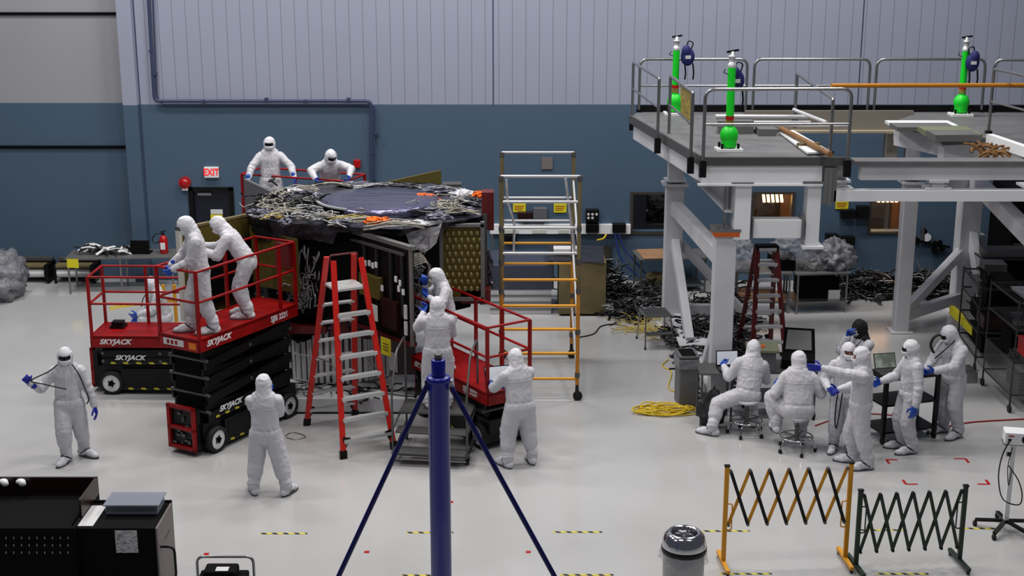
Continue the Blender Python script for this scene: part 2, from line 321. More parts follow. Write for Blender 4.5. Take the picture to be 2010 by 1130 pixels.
# windows and the rooms behind them
for i, (a, b) in enumerate(wins):
    wd = MB()
    for q in ((a-.03, wz0-.05, b+.03, wz0), (a-.03, wz1, b+.03, wz1+.05), (a-.03, wz0, a+.03, wz1), (b-.03, wz0, b+.03, wz1)): wd.bb((q[0], YW-.03, q[1]), (q[2], YW+.05, q[3]))
    o = wd.build('window_%d' % (i+1), 'frameb', kind='structure')
    g = MB().bb((a, YW+.12, wz0), (b, YW+.125, wz1)).build('pane', 'pane', o, world=True)
    rm = MB(); x0, x1 = a-.6, b+.6; y0, y1 = YW+.3, YW+3.2; z0, z1 = 0, 2.9
    rm.bb((x0, y1, z0), (x1, y1+.1, z1), 0); rm.bb((x0-.1, y0, z0), (x0, y1, z1), 0); rm.bb((x1, y0, z0), (x1+.1, y1, z1), 0); rm.bb((x0, y0, -.1), (x1, y1, 0), 0); rm.bb((x0, y0, z1), (x1, y1, z1+.1), 0)
    rm.build('wall_room_%d' % (i+1), 'dkint' if i == 0 else 'amber', kind='structure')
    if i:
        wn = ('middle', 'right-hand')[i-1]
        k = MB(); k.bb((a+.42, y1-1.3, .02), (b+.1, y1-.9, 2.1)); k.bb((a+.5, y1-1.32, 1.0), (a+.9, y1-1.3, 1.05)); k.build('cupboard', 'dkint', label='dark cupboard inside the lit room behind the %s wall window' % wn, cat='cupboard')
        c = thing('added_glow_slats', 'added warm glowing slats making bright strips at the top of the %s wall window' % wn, 'glowing slats', (a+.55, y0+.5, 1.62))  # no known fixture: glowing slats added to make bright strips in the glass
        MB().bb((-.2, -.02, .18), (.33, .35, .21)).build('housing', 'amber', c)
        for j in range(5): MB().slab([(-.19+j*.1, 0, 0), (-.13+j*.1, 0, 0), (-.11+j*.1, .3, .17), (-.17+j*.1, .3, .17)], .01).build('slat', 'warm', c)
        for j in range(3): MB().bb((x0+.3, y0+.35+j*.72, z1-.05), (x1-.3, y0+.7+j*.72, z1-.01)).build('ceiling_light', 'warm2', label='warm ceiling light panel, %s, in the room behind the %s wall window' % (('nearest the window', 'middle of three', 'farthest from the window')[j], wn), cat='light', group='ceiling lights behind the %s window' % wn)
        fl = bpy.data.lights.new('room_lamp', 'AREA'); fl.shape = 'RECTANGLE'; fl.size = .9; fl.size_y = 2; fl.energy = 26; fl.color = (1, .72, .42); fo = bpy.data.objects.new('room_lamp', fl); scn.collection.objects.link(fo); fo.location = ((a+b)/2, y0+1.4, z1-.1); fo['kind'] = 'structure'
# ---------------------------------------------------------------- people
def ik(a, c, l1, l2, pole):
    a, c = V(a), V(c); d = c-a; L = d.length
    if L > (l1+l2)*.998: c = a+d.normalized()*(l1+l2)*.998; d = c-a; L = d.length
    if L < abs(l1-l2)+.02: L = abs(l1-l2)+.02
    t = d.normalized(); p = V(pole); p = p-t*p.dot(t)
    if p.length < 1e-4: p = t.orthogonal()
    p.normalize(); k = (l1*l1-l2*l2+L*L)/(2*L); h = math.sqrt(max(l1*l1-k*k, 0)); return a+t*k+p*h, c
def hand_mesh(side, pose):
    mb = MB(); s = side   # wrist at origin, fingers +Z, thumb +Y, palm faces s*X
    mb.cap((0, 0, -.06), (0, 0, .01), .037, .03, 12)
    for y0, y1 in ((-.028, -.03), (-.009, -.01), (.01, .01), (.026, .03)): mb.cap((0, y0*.7, .015), (0, y1, .088), .019, .013, 10)
    ang = dict(relax=(.35, .45, .35), grip=(1.15, 1.25, .7), flat=(.08, .1, .08), point=(1.3, 1.4, .8), hold=(.7, .8, .5))[pose]
    for i, (y, L) in enumerate(((-.033, .062), (-.0115, .078), (.0115, .084), (.034, .076))):
        a = (.03, .03, .03) if (pose == 'point' and i == 3) else tuple(q*(1+.12*(1.5-i)) for q in ang)
        p = V((0, y, .088)); th = 0; k = 0
        for fr, da in zip((.45, .32, .26), a):
            th += da; q = p+V((s*math.sin(th), (y*.9)*(.35 if k == 0 else 0), math.cos(th)))*L*fr; mb.cap(p, q, .0112-.001*k, .0102-.001*k, 8); p = q; k += 1
    t0 = V((s*.008, .028, .03)); t1 = t0+V((s*.018, .032, .026)); t2 = t1+V((s*.014, .01, .03)) if pose != 'grip' else t1+V((s*.03, -.014, .012))
    mb.cap(t0, t1, .015, .0125, 8); mb.cap(t1, t2, .0125, .0105, 8)
    return remesh(mb, .0052, 2)
HANDS = {}
def boot_mesh():
    mb = MB(); mb.cap((0, .06, .055), (0, -.19, .035), .056, .042, 14, 1.0, (1, 0, 0)); mb.cap((0, .03, .06), (0, -.12, .06), .056, .05, 14)
    mb.cap((0, .02, .06), (0, .015, .2), .066, .075, 14); mb.cap((.012, -.12, .04), (.006, -.185, .035), .05, .042, 12)
    me = remesh(mb, .011, 3)
    for v in me.vertices:
        c = v.co; n_ = noise.noise(c*22)*.006; v.co = (c.x+n_, c.y+n_*.7, max(c.z, .012))
    return me
BOOT = {}
def boot_parts():
    if BOOT: return BOOT
    b = boot_mesh(); b.materials.append(M['suit2']); BOOT['boot_cover'] = b
    s = MB(); s.prism([(.055*math.cos(a)*(1.06 if math.sin(a) < 0 else 1), -.075+.165*math.sin(a)*1.02) for a in [2*PI*i/20 for i in range(20)]], 0, .02); me = s.mesh('sole'); me.materials.append(M['sole']); BOOT['sole'] = me
    s = MB(); s.tube([(-.062, .02, .05), (-.05, -.05, .1), (0, -.075, .118), (.05, -.05, .1), (.062, .02, .05)], .008, 6); s.tube([(-.055, -.06, .03), (-.035, -.1, .082), (.02, -.085, .1), (.05, -.03, .09)], .007, 6)
    me = s.mesh('strap'); me.materials.append(M['hose']); BOOT['strap'] = me
    return BOOT
def link(name, me, parent, mx=None):
    o = bpy.data.objects.new(name, me); scn.collection.objects.link(o); o.parent = parent
    if mx is not None: o.matrix_local = mx
    return o
def basis(z, y):
    z = V(z).normalized(); y = V(y); y = (y-z*y.dot(z))
    y = y.normalized() if y.length > 1e-4 else z.orthogonal().normalized(); x = y.cross(z); return Matrix((x, y, z)).transposed()
def person(label, base, face, s=1.0, feet=None, pelvis=(0, 0, .95), lean=(0, 0), twist=0, head=(0, 0), hands=None, elbow=None, pose=('relax', 'relax'), knee=None,
           hood='suit2', goggles=False, glove='glove', strap=True, bulk=1.0, thumb=None, hdir=None, mask=True, shrug=0.0, seed=0, zipper=False):
    """local frame: faces -Y, its right hand is on -X.  index 0 = right, 1 = left"""
    root = thing('person', label, 'person', base, R(face)); root.scale = (s, s, s)
    feet = feet or [(-.15, 0, 0, -10), (.15, 0, 0, 10)]
    P = V(pelvis); fw, sd = R(lean[0]), R(lean[1])
    up = V((math.sin(sd), -math.sin(fw), math.cos(fw)*math.cos(sd))).normalized()
    X = Matrix.Rotation(R(twist), 3, 'Z') @ V((1, 0, 0)); X = (X-up*X.dot(up)).normalized(); fwd = X.cross(up)*-1
    fwd = up.cross(X)*-1 if up.cross(X).y > 0 else up.cross(X)
    C = P+up*.47+V((0, 0, shrug)); Np = C+up*.09
    hy, hp = R(head[0]), R(head[1])
    hd = Matrix.Rotation(hy, 3, 'Z') @ V((0, -math.cos(hp), -math.sin(hp)))
    hu = Matrix.Rotation(hy, 3, 'Z') @ V((0, -math.sin(hp), math.cos(hp))); hu = (hu+up*.25).normalized(); hd = (hd-hu*hd.dot(hu)).normalized(); hx = hu.cross(hd)*-1
    HC = C+up*.11+hu*.11+hd*.025
    HM = Matrix((hx, hd, hu)).transposed()
    mb = MB(); bk = bulk
    # trunk
    mb.cap(P+V((0, 0, -.02))-X*.06, P+V((0, 0, -.02))+X*.06, .155*bk, .155*bk, 16)
    mb.cap(P+up*.0, P+up*.22, .19*bk, .185*bk, 18, .76, X); mb.cap(P+up*.2, C-up*.06, .185*bk, .2*bk, 18, .72, X)
    mb.cap(C-X*.14-up*.03, C+X*.14-up*.03, .095, .095, 14); mb.cap(C-X*.1+up*.02, C+X*.1+up*.02, .07, .07, 12)
    mb.cap(C, HC-hu*.05, .075, .065, 12)
    # legs
    legs = []; leglen = (.412, .386)
    for i, f in enumerate(feet):
        sx = (-1, 1)[i]; hip = P+X*.095*sx+V((0, 0, -.04)); an = V((f[0], f[1]+.02, f[2]+.13)); kp = (knee[i] if knee else (f[0]*.6, -1, 0))
        kn, an2 = ik(hip, an, *leglen, kp); legs.append((kn, an2, f))
        mc = kn.lerp(an2, .5); mb.cap(hip, kn, .13*bk, .114*bk, 14); mb.cap(kn, mc, .114*bk, .106*bk, 14); mb.cap(kn.lerp(an2, .3), an2, .088*bk, .08, 14); mb.cap(an2+V((0, 0, .05)), an2+V((0, 0, .0)), .088, .084, 12)
        mid = (kn+an2)/2; pass
    # arms
    hands = hands or [(-.3, -.05, .82), (.3, -.05, .82)]; arms = []
    for i, h in enumerate(hands):
        sx = (-1, 1)[i]; sh = C+X*.185*sx-up*.015; ep = (elbow[i] if elbow else (sx*.5, .8, -.3)); el, wr = ik(sh, h, .3, .27, ep)
        mb.cap(sh, el, .088, .076, 12); mb.cap(el, wr, .078, .052, 12); arms.append((el, wr))
        mb.ell(wr-(wr-el).normalized()*.02, (.055, .055, .055))
    # head with a face
    mb.ell(HC, (.082, .1, .122), M3=HM); mb.cap(HC+hd*.03-hu*.06, HC+hd*.075-hu*.085, .05, .03, 10); mb.cap(HC+hd*.09+hu*.01, HC+hd*.112-hu*.022, .012, .016, 8)
    me = remesh(mb, .0155, 3); off = V((seed*3.1, seed*1.7, 0))
    inv = HM.transposed(); nrm = [v.normal.copy() for v in me.vertices]; new = [v.co.copy() for v in me.vertices]
    lims = [(q[0], q[1]) for q in legs]
    for vi, co in enumerate(new):
        q = inv @ (co-HC)
        if q.length < .15 and q.z > -.14: continue
        d_ = noise.noise(V((co.x*3.2, co.y*3.2, co.z*2.4))+off)*.012
        g = noise.noise(V((co.x*13, co.y*13, co.z*3.6))+off*2); d_ += max(0, .55-abs(g)*3.2)*.012           # long hanging folds
        h_ = noise.noise(V((co.x*4+co.z*5, co.y*4, co.z*10-co.x*6))+off); d_ += max(0, .4-abs(h_)*3)*.013      # slanting pulls
        for kn, an in lims:
            r = (co-an).length
            if r < .22: d_ += math.sin((co.z-an.z)*80+co.x*16+noise.noise(co*9)*3)*.009*(1-r/.22)
            r = (co-kn).length
            if r < .17: d_ += math.sin((co.z-kn.z)*52+co.y*22+noise.noise(co*9)*3)*.008*(1-r/.17)
        for el, wr in arms:
            r = (co-el).length
            if r < .17: d_ += math.sin((co-el).dot(wr-el)/.27*60+noise.noise(co*9)*3)*.009*(1-r/.17)
            r = (co-wr).length
            if r < .1: d_ += math.sin((co-wr).dot(wr-el)/.27*85)*.004*(1-r/.1)
        t_ = (co-P).dot(up)
        if abs(t_-.05) < .05 and (co-P).length < .3: d_ += math.sin(co.x*60+co.y*55)*.005*(1-abs(t_-.05)/.05)-(.009 if abs(t_-.05) < .014 else 0)
        new[vi] = co+nrm[vi]*d_
    me.vertices.foreach_set('co', [c for p in new for c in p]); me.update()
    me.materials.append(M['suit']); me.materials.append(M['skin'])
    for p in me.polygons:
        q = inv @ (p.center-HC)
        p.material_index = 1 if (q.length < .15 and q.z > -.13) else 0; p.use_smooth = True
    link('body', me, root)
    bv = BVHTree.FromPolygons([v.co for v in me.vertices], [tuple(p.vertices) for p in me.polygons])
    def ring(zo, a0, a1, r_=.004, nm='seam', n=16, tilt=0.0):
        pts = []
        for k in range(n+1):
            a = a0+(a1-a0)*k/n; dr = X*math.cos(a)-fwd*math.sin(a); h2 = bv.ray_cast(P+up*(zo+tilt*abs(math.cos(a)))+dr*.6, -dr)
            if h2[0] is not None and (h2[0]-P-up*zo).length < .3: pts.append(h2[0]+dr*.002)
        if len(pts) > 4: MB().tube(pts, r_, 5).build(nm, 'seam', root)
    ring(.045, 0, PI, nm='waist_seam'); ring(.045, PI, 2*PI, nm='waist_seam'); ring(.37, .3, PI-.3, nm='yoke_seam')
    zp = []
    for k in range(7):
        h2 = bv.ray_cast(P+up*(-.12+k*.028)-fwd*.6, fwd)
        if h2[0] is not None: zp.append(h2[0]-fwd*.002)
    if len(zp) > 3: MB().tube(zp, .004, 5).build('seat_seam', 'seam', root)
    if zipper:
        zp = []
        for k in range(12):
            o_ = P+up*(-.08+k*.052)+fwd*.6; h_ = bv.ray_cast(o_, -fwd)
            if h_[0] is not None: zp.append(h_[0]+fwd*.003)
        if len(zp) > 3: MB().tube(zp, .009, 6).build('zipper_flap', 'suit2', root)
    # hood
    hb = MB(); hb.ell(HC+hu*.006-hd*.006, (.116, .133, .148), M3=HM); hb.cap(HC-hu*.03-hd*.02, C+up*.05, .108, .125, 14); hb.cap(C+up*.04-X*.09, C+up*.04+X*.09, .088, .088, 12)
    hm = remesh(hb, .0135, 3)
    nrm = [v.normal.copy() for v in hm.vertices]
    hm.vertices.foreach_set('co', [c for v, n_ in zip(hm.vertices, nrm) for c in v.co+n_*(noise.noise(V((v.co.x*10, v.co.y*10, v.co.z*24))+off)*.007+max(0, .5-abs(noise.noise(V((v.co.x*9, v.co.y*9, v.co.z*7))+off)*2.6))*.012)]); hm.update()
    bm = bmesh.new(); bm.from_mesh(hm); kill = []
    for f in bm.faces:
        q = inv @ (f.calc_center_median()-HC)
        if q.y > .04 and abs(q.x) < .078-.25*max(0, -q.z-.02) and -.11 < q.z < .058: kill.append(f)
    bmesh.ops.delete(bm, geom=kill, context='FACES'); bm.to_mesh(hm); bm.free()
    hm.materials.append(M[hood]); ho = link('hood', hm, root)
    if hood == 'blackhood': tag(ho, 'black hood')
    # mask, goggles, eyes
    def shell(el0, el1, az, k, rr):
        def fn(u, v):
            a_ = (u*2-1)*az; e = el0+(el1-el0)*v; return HC+HM @ V((rr[0]*math.sin(a_)*math.cos(e), rr[1]*math.cos(a_)*math.cos(e)+k, rr[2]*math.sin(e)))
        return MB().sheet(fn, 12, 6)
    if mask: shell(R(-72), R(-2), R(68), .024, (.093, .116, .128)).build('face_mask', 'mask', root, solid=.004)
    if goggles: shell(R(2), R(27), R(72), .012, (.094, .116, .118)).build('goggles', 'glass', root, solid=.008)
    else:
        for sx in (-1, 1): MB().ell(HC+hx*.032*sx+hd*.089+hu*.014, (.014, .008, .008), M3=HM, n=8, k=5).build('eye', 'glass', root)
    # gloves
    for i, (el, wr) in enumerate(arms):
        key = ((1, -1)[i], pose[i])
        if key not in HANDS: HANDS[key] = hand_mesh(*key)
        kk = (key, glove)
        if kk not in HANDS: mm = HANDS[key].copy(); mm.materials.append(M[glove]); HANDS[kk] = mm
        d = V(hdir[i]) if (hdir and hdir[i]) else (wr-el); th = V(thumb[i]) if (thumb and thumb[i]) else V((0, -1, .4))
        link('glove', HANDS[kk], root, Matrix.Translation(wr+d.normalized()*.01) @ basis(d, th).to_4x4() @ Matrix.Scale(1.28, 4))
    # boots
    bp = boot_parts()
    for kn, an, f in legs:
        pitch = f[4] if len(f) > 4 else 0
        mx = Matrix.Translation(V((an.x, an.y-.02, an.z-.13))) @ Matrix.Rotation(R(f[3]), 4, 'Z') @ Matrix.Rotation(R(pitch), 4, 'X') @ Matrix.Scale(1.12, 4)
        bo = link('boot_cover', bp['boot_cover'], root, mx); link('sole', bp['sole'], bo)
        if strap: link('strap', bp['strap'], bo)
    root['_c'] = 0; del root['_c']
    return root, dict(C=C, HC=HC, hd=hd, P=P, X=X, arms=arms)
def lanyard(root, pts, r=.009, mat='hose', name='lanyard'):
    return MB().tube(smooth(pts, 4), r, 6).build(name, mat, root)
Y18 = atz
# 1 front left, facing the camera
r_, k = person('person in white coverall at far left, facing forward, pulling a black hose from the neck', atz(146, 903), 8, 1.0,
  feet=[(-.1, -.06, 0, -22), (.13, .16, 0, 55)], hands=[(-.47, -.26, 1.33), (.36, -.02, .84)], elbow=[(-.45, .1, -1), (.6, .5, 0)], pose=('grip', 'relax'), head=(4, 10), goggles=True, glove='glove2', thumb=[(0, 0, 1), (0, -1, 0)], hdir=[(-.5, -.3, .75), None], seed=1, zipper=True)
lanyard(r_, [(-.1, -.1, 1.54), (-.22, -.2, 1.47), (-.45, -.3, 1.38), (-.3, -.24, 1.3), (.02, -.23, 1.2)], .01, name='hose'); lanyard(r_, [(.1, -.1, 1.54), (.2, -.17, 1.4), (.26, -.16, 1.2), (.3, -.1, 1.0), (.27, -.14, .93)], .01, name='hose')
# 2 front, back turned
person('person in white coverall nearest the camera, seen from behind, hands raised at the chest', atz(527, 968), 180, .985, feet=[(-.27, .05, 0, -26), (.2, .0, 0, 20)], hands=[(-.05, -.26, 1.4), (.05, -.26, 1.42)],
  elbow=[(-.45, .1, -1), (.45, .1, -1)], pose=('hold', 'hold'), head=(0, 8), bulk=1.04, seed=2)
# 10 at the laptop by the right lift
person('person in white coverall standing on the floor, typing on the laptop on the red lift', atz(1018, 911), -156, 1.0, feet=[(-.2, .03, 0, -10), (.2, .02, 0, 14)], pelvis=(0, .04, .95), lean=(10, 0), hands=[(-.02, -.44, 1.1), (.24, -.46, 1.1)],
  elbow=[(-.7, .3, -.6), (.7, .3, -.6)], head=(-6, 26), bulk=1.1, pose=('hold', 'hold'), seed=3)
# 14 pointing
person('person in white coverall with right arm stretched out, pointing left over the workbench', atz(1681, 913), -100, 1.03, feet=[(-.1, -.06, 0, -6), (.12, .13, 0, 22)], hands=[(-.1, -.3, 1.1), (.2, -.56, 1.5)], elbow=[(-.6, .3, -1), (.5, 0, -1)],
  pose=('relax', 'flat'), head=(6, 6), goggles=False, hdir=[None, (-.05, -1, .02)], thumb=[None, (0, 0, 1)], bulk=1.03, glove='glove2', seed=4)
# 15 behind 14
r_, k = person('person in white coverall half hidden behind the pointing person, holding a black hose', atz(1652, 884), -12, .97, feet=[(-.13, 0, 0, -14), (.12, .03, 0, 10)], hands=[(-.26, -.22, 1.08), (.18, -.26, 1.12)], pose=('hold', 'hold'), head=(12, 6), seed=5)
lanyard(r_, [(-.1, -.24, 1.12), (-.13, -.25, .95), (-.14, -.23, .6), (-.11, -.24, .45), (-.08, -.24, .7), (-.05, -.24, 1.08)], .011, name='hose')
# 16 in front of the black cart
person('person in white coverall standing in front of the black cart, facing left', atz(1778, 884), -82, .99, feet=[(-.12, -.04, 0, -8), (.12, .02, 0, 6)], hands=[(-.2, -.38, 1.08), (.33, -.06, .86)], elbow=[(-.5, .2, -1), (.4, .8, -.2)], head=(-6, 12), pose=('relax', 'relax'), goggles=True, seed=6)
# 17 behind the black cart
r_, k = person('person in white coverall at the right end of the black cart, head bowed', atz(1862, 853), -62, 1.03, feet=[(-.14, .0, 0, -12), (.14, .02, 0, 8)], lean=(7, 0), hands=[(-.16, -.44, 1.07), (.12, -.5, 1.14)], elbow=[(-.6, .5, -.5), (.6, .5, -.5)], head=(-16, 34), pose=('hold', 'hold'), goggles=True, seed=7)
lanyard(r_, [(-.14, -.1, 1.58), (-.2, -.24, 1.55), (-.22, -.3, 1.42), (-.16, -.28, 1.3)], .02, name='hose'); lanyard(r_, [(.1, -.14, 1.55), (.02, -.28, 1.38), (-.08, -.34, 1.25)], .009)
# 13 black hood
r_, k = person('person in black hood and grey coverall standing behind the group, hand at the chin', at(1692, 640, 20.95)*V((1, 1, 0)) if False else V((at(1692, 640, 20.95).x, 20.95, 0)), -62, .985, hands=[(-.03, -.25, 1.5), (-.12, -.27, 1.22)], elbow=[(-.5, -.1, -1), (.7, -.2, -.6)], hood='blackhood', pose=('hold', 'hold'), head=(-12, 12), hdir=[(.1, .1, 1), (-1, 0, .2)], thumb=[(0, 1, 0), (0, 0, 1)], seed=8)
lanyard(r_, [(.14, -.06, 1.54), (.12, -.2, 1.4), (0, -.26, 1.28)], .008)
# people on the lifts and stairs
DK2 = 1.85
person('person in white coverall upright on the front red lift, gripping its rail, looking down', atz(399, 652, DK2), -72, 1.02, feet=[(-.1, -.16, 0, -4), (.1, .12, 0, 10)], lean=(7, 0), hands=[(-.26, -.38, .98), (.06, -.36, 1.0)], elbow=[(-.6, .6, 0), (.3, .8, -.2)], head=(-4, 38), goggles=True, pose=('grip', 'grip'), hdir=[(0, -.5, -.6), (0, -.6, -.3)], seed=9)
person('person in white coverall bending forward on the front red lift towards the dark panel', atz(478, 622, DK2), -92, .99, feet=[(-.12, .0, 0, -6), (.1, .08, 0, 8)], pelvis=(0, .1, .92), lean=(34, 0), hands=[(-.12, -.62, 1.12), (.14, -.55, 1.1)], elbow=[(-.4, .2, -1), (.4, .2, -1)], head=(-5, 42), pose=('hold', 'hold'), bulk=.98, seed=10)
r_, k = person('person in white coverall kneeling on the floor behind the left red lift', atz(318, 668), -72, .98, feet=[(-.12, .3, 0, 0, 0), (.13, -.2, 0, 5)], pelvis=(0, .08, .5), lean=(14, 0), hands=[(-.22, -.42, .45), (.12, -.4, .6)], knee=[(0, -1, -.6), (0, -.6, 1)], head=(-5, 26), seed=11, pose=('relax', 'relax'))
lanyard(r_, [(-.1, -.18, 1.0), (-.2, -.3, .8), (-.22, -.34, .55)], .01)
DK3 = 2.0
person('person in white coverall standing on the rear red lift with blue hands on the rail', V((at(532, 350, 26.55).x, 26.55, DK3)), 6, .99, hands=[(-.42, -.3, 1.0), (.46, -.26, 1.02)], elbow=[(-.8, .3, -.2), (.8, .3, -.2)], head=(0, 8), goggles=True, hdir=[(-.1, -.3, -1), (.3, -.3, -1)], pose=('grip', 'relax'), bulk=1.04, seed=12, zipper=True)
person('person in white coverall and dark goggles bent over the rear edge of the spacecraft', V((at(648, 350, 26.3).x, 26.3, DK3)), 10, .98, pelvis=(0, .12, .9), lean=(30, 0), hands=[(-.3, -.56, 1.12), (.34, -.56, 1.14)], elbow=[(-1, 0, .2), (1, 0, .2)], head=(14, 30), goggles=True, pose=('hold', 'hold'), bulk=1.05, seed=13)
person('person in white coverall on the right red lift, facing left and holding a cable bundle', V((at(874, 560, 20.85).x, 20.85, .97)), -72, .95, pelvis=(0, .03, .93), lean=(10, 0), hands=[(-.16, -.3, 1.42), (.14, -.3, 1.28)], elbow=[(-.6, .1, -1), (.7, -.1, -.7)], head=(-12, 28), goggles=False, pose=('hold', 'hold'), seed=14)
person('person in white coverall seen from behind on the rolling stairs beside the spacecraft', V((at(858, 600, 20.0).x, 19.95, .66)), -174, .97, hands=[(-.1, -.34, 1.3), (.2, -.4, 1.42)], elbow=[(-.5, .1, -1), (.6, .1, -1)], head=(-8, 8), pose=('hold', 'hold'), bulk=1.06, seed=15)
# seated pair
def stool(base, label, seat_z, rz):
    t = thing('stool', label, 'stool', base, rz)
    MB().lathe([(0, seat_z-.03), (.17, seat_z-.03), (.185, seat_z-.015), (.185, seat_z+.005), (.17, seat_z+.02), (0, seat_z+.024)], n=26).build('seat', 'offwhite', t)
    c = MB(); c.cyl((0, 0, .16), (0, 0, seat_z-.03), .024); c.cyl((0, 0, .2), (0, 0, seat_z*.72), .034); c.build('column', 'dsteel', t)
    q = MB(); q.tube([(.245*math.cos(a), .245*math.sin(a), .235) for a in [2*PI*i/28 for i in range(28)]], .012, 8, closed=True); q.build('foot_ring', 'chrome', t)
    q = MB()
    for i in range(5): a = 2*PI*i/5+.3; q.beam((.03*math.cos(a), .03*math.sin(a), .235), (.245*math.cos(a), .245*math.sin(a), .235), .014, .02)
    q.build('ring_spokes', 'dsteel', t)
    for i in range(5):
        a = 2*PI*i/5+.3; c_, s_ = math.cos(a), math.sin(a)
        lg = MB().tube(rounded([(.02*c_, .02*s_, .2), (.1*c_, .1*s_, .2), (.245*c_, .245*s_, .2), (.29*c_, .29*s_, .05)], .05), .013, 8).build('leg', 'chrome', t)
        w_ = MB(); w_.cyl((.285*c_-.02*s_, .285*s_+.02*c_, .027), (.285*c_+.02*s_, .285*s_-.02*c_, .027), .026, n=12); w_.ell((.29*c_, .29*s_, .05), (.028, .028, .02)); w_.build('caster', 'rubber', lg)
    return t
b1 = atz(1464, 851); b2 = atz(1562, 884)
stool(b1, 'round chrome stool under the person leaning at the screen, left of the pair', .56, .2); stool(b2, 'round chrome stool under the broad-backed person, right of the pair', .56, .75)
person('person in white coverall on the left chrome stool, one leg stretched out to the left', b1, 186, 1.0, pelvis=(0, 0, .68), lean=(16, -10), feet=[(-.2, -.34, .0, 0), (.55, .0, 0, 55)], knee=[(0, -1, .6), (.6, -.8, .6)], hands=[(-.2, -.4, .95), (.28, -.42, .98)], elbow=[(-.5, .1, -1), (.6, .2, -1)], head=(-24, 18), bulk=1.04, pose=('hold', 'hold'), seed=16)
person('person in white coverall on the right chrome stool, broad back turned to the camera', b2, 176, 1.03, pelvis=(0, 0, .67), lean=(14, 0), feet=[(-.12, -.42, .0, 0), (.28, -.2, .22, 10)], knee=[(0, -1, .6), (.55, -.8, .5)], hands=[(-.3, -.36, .88), (.3, -.34, .86)], elbow=[(-.6, .2, -1), (.6, .2, -1)], head=(4, 14), bulk=1.16, pose=('hold', 'hold'), seed=17)
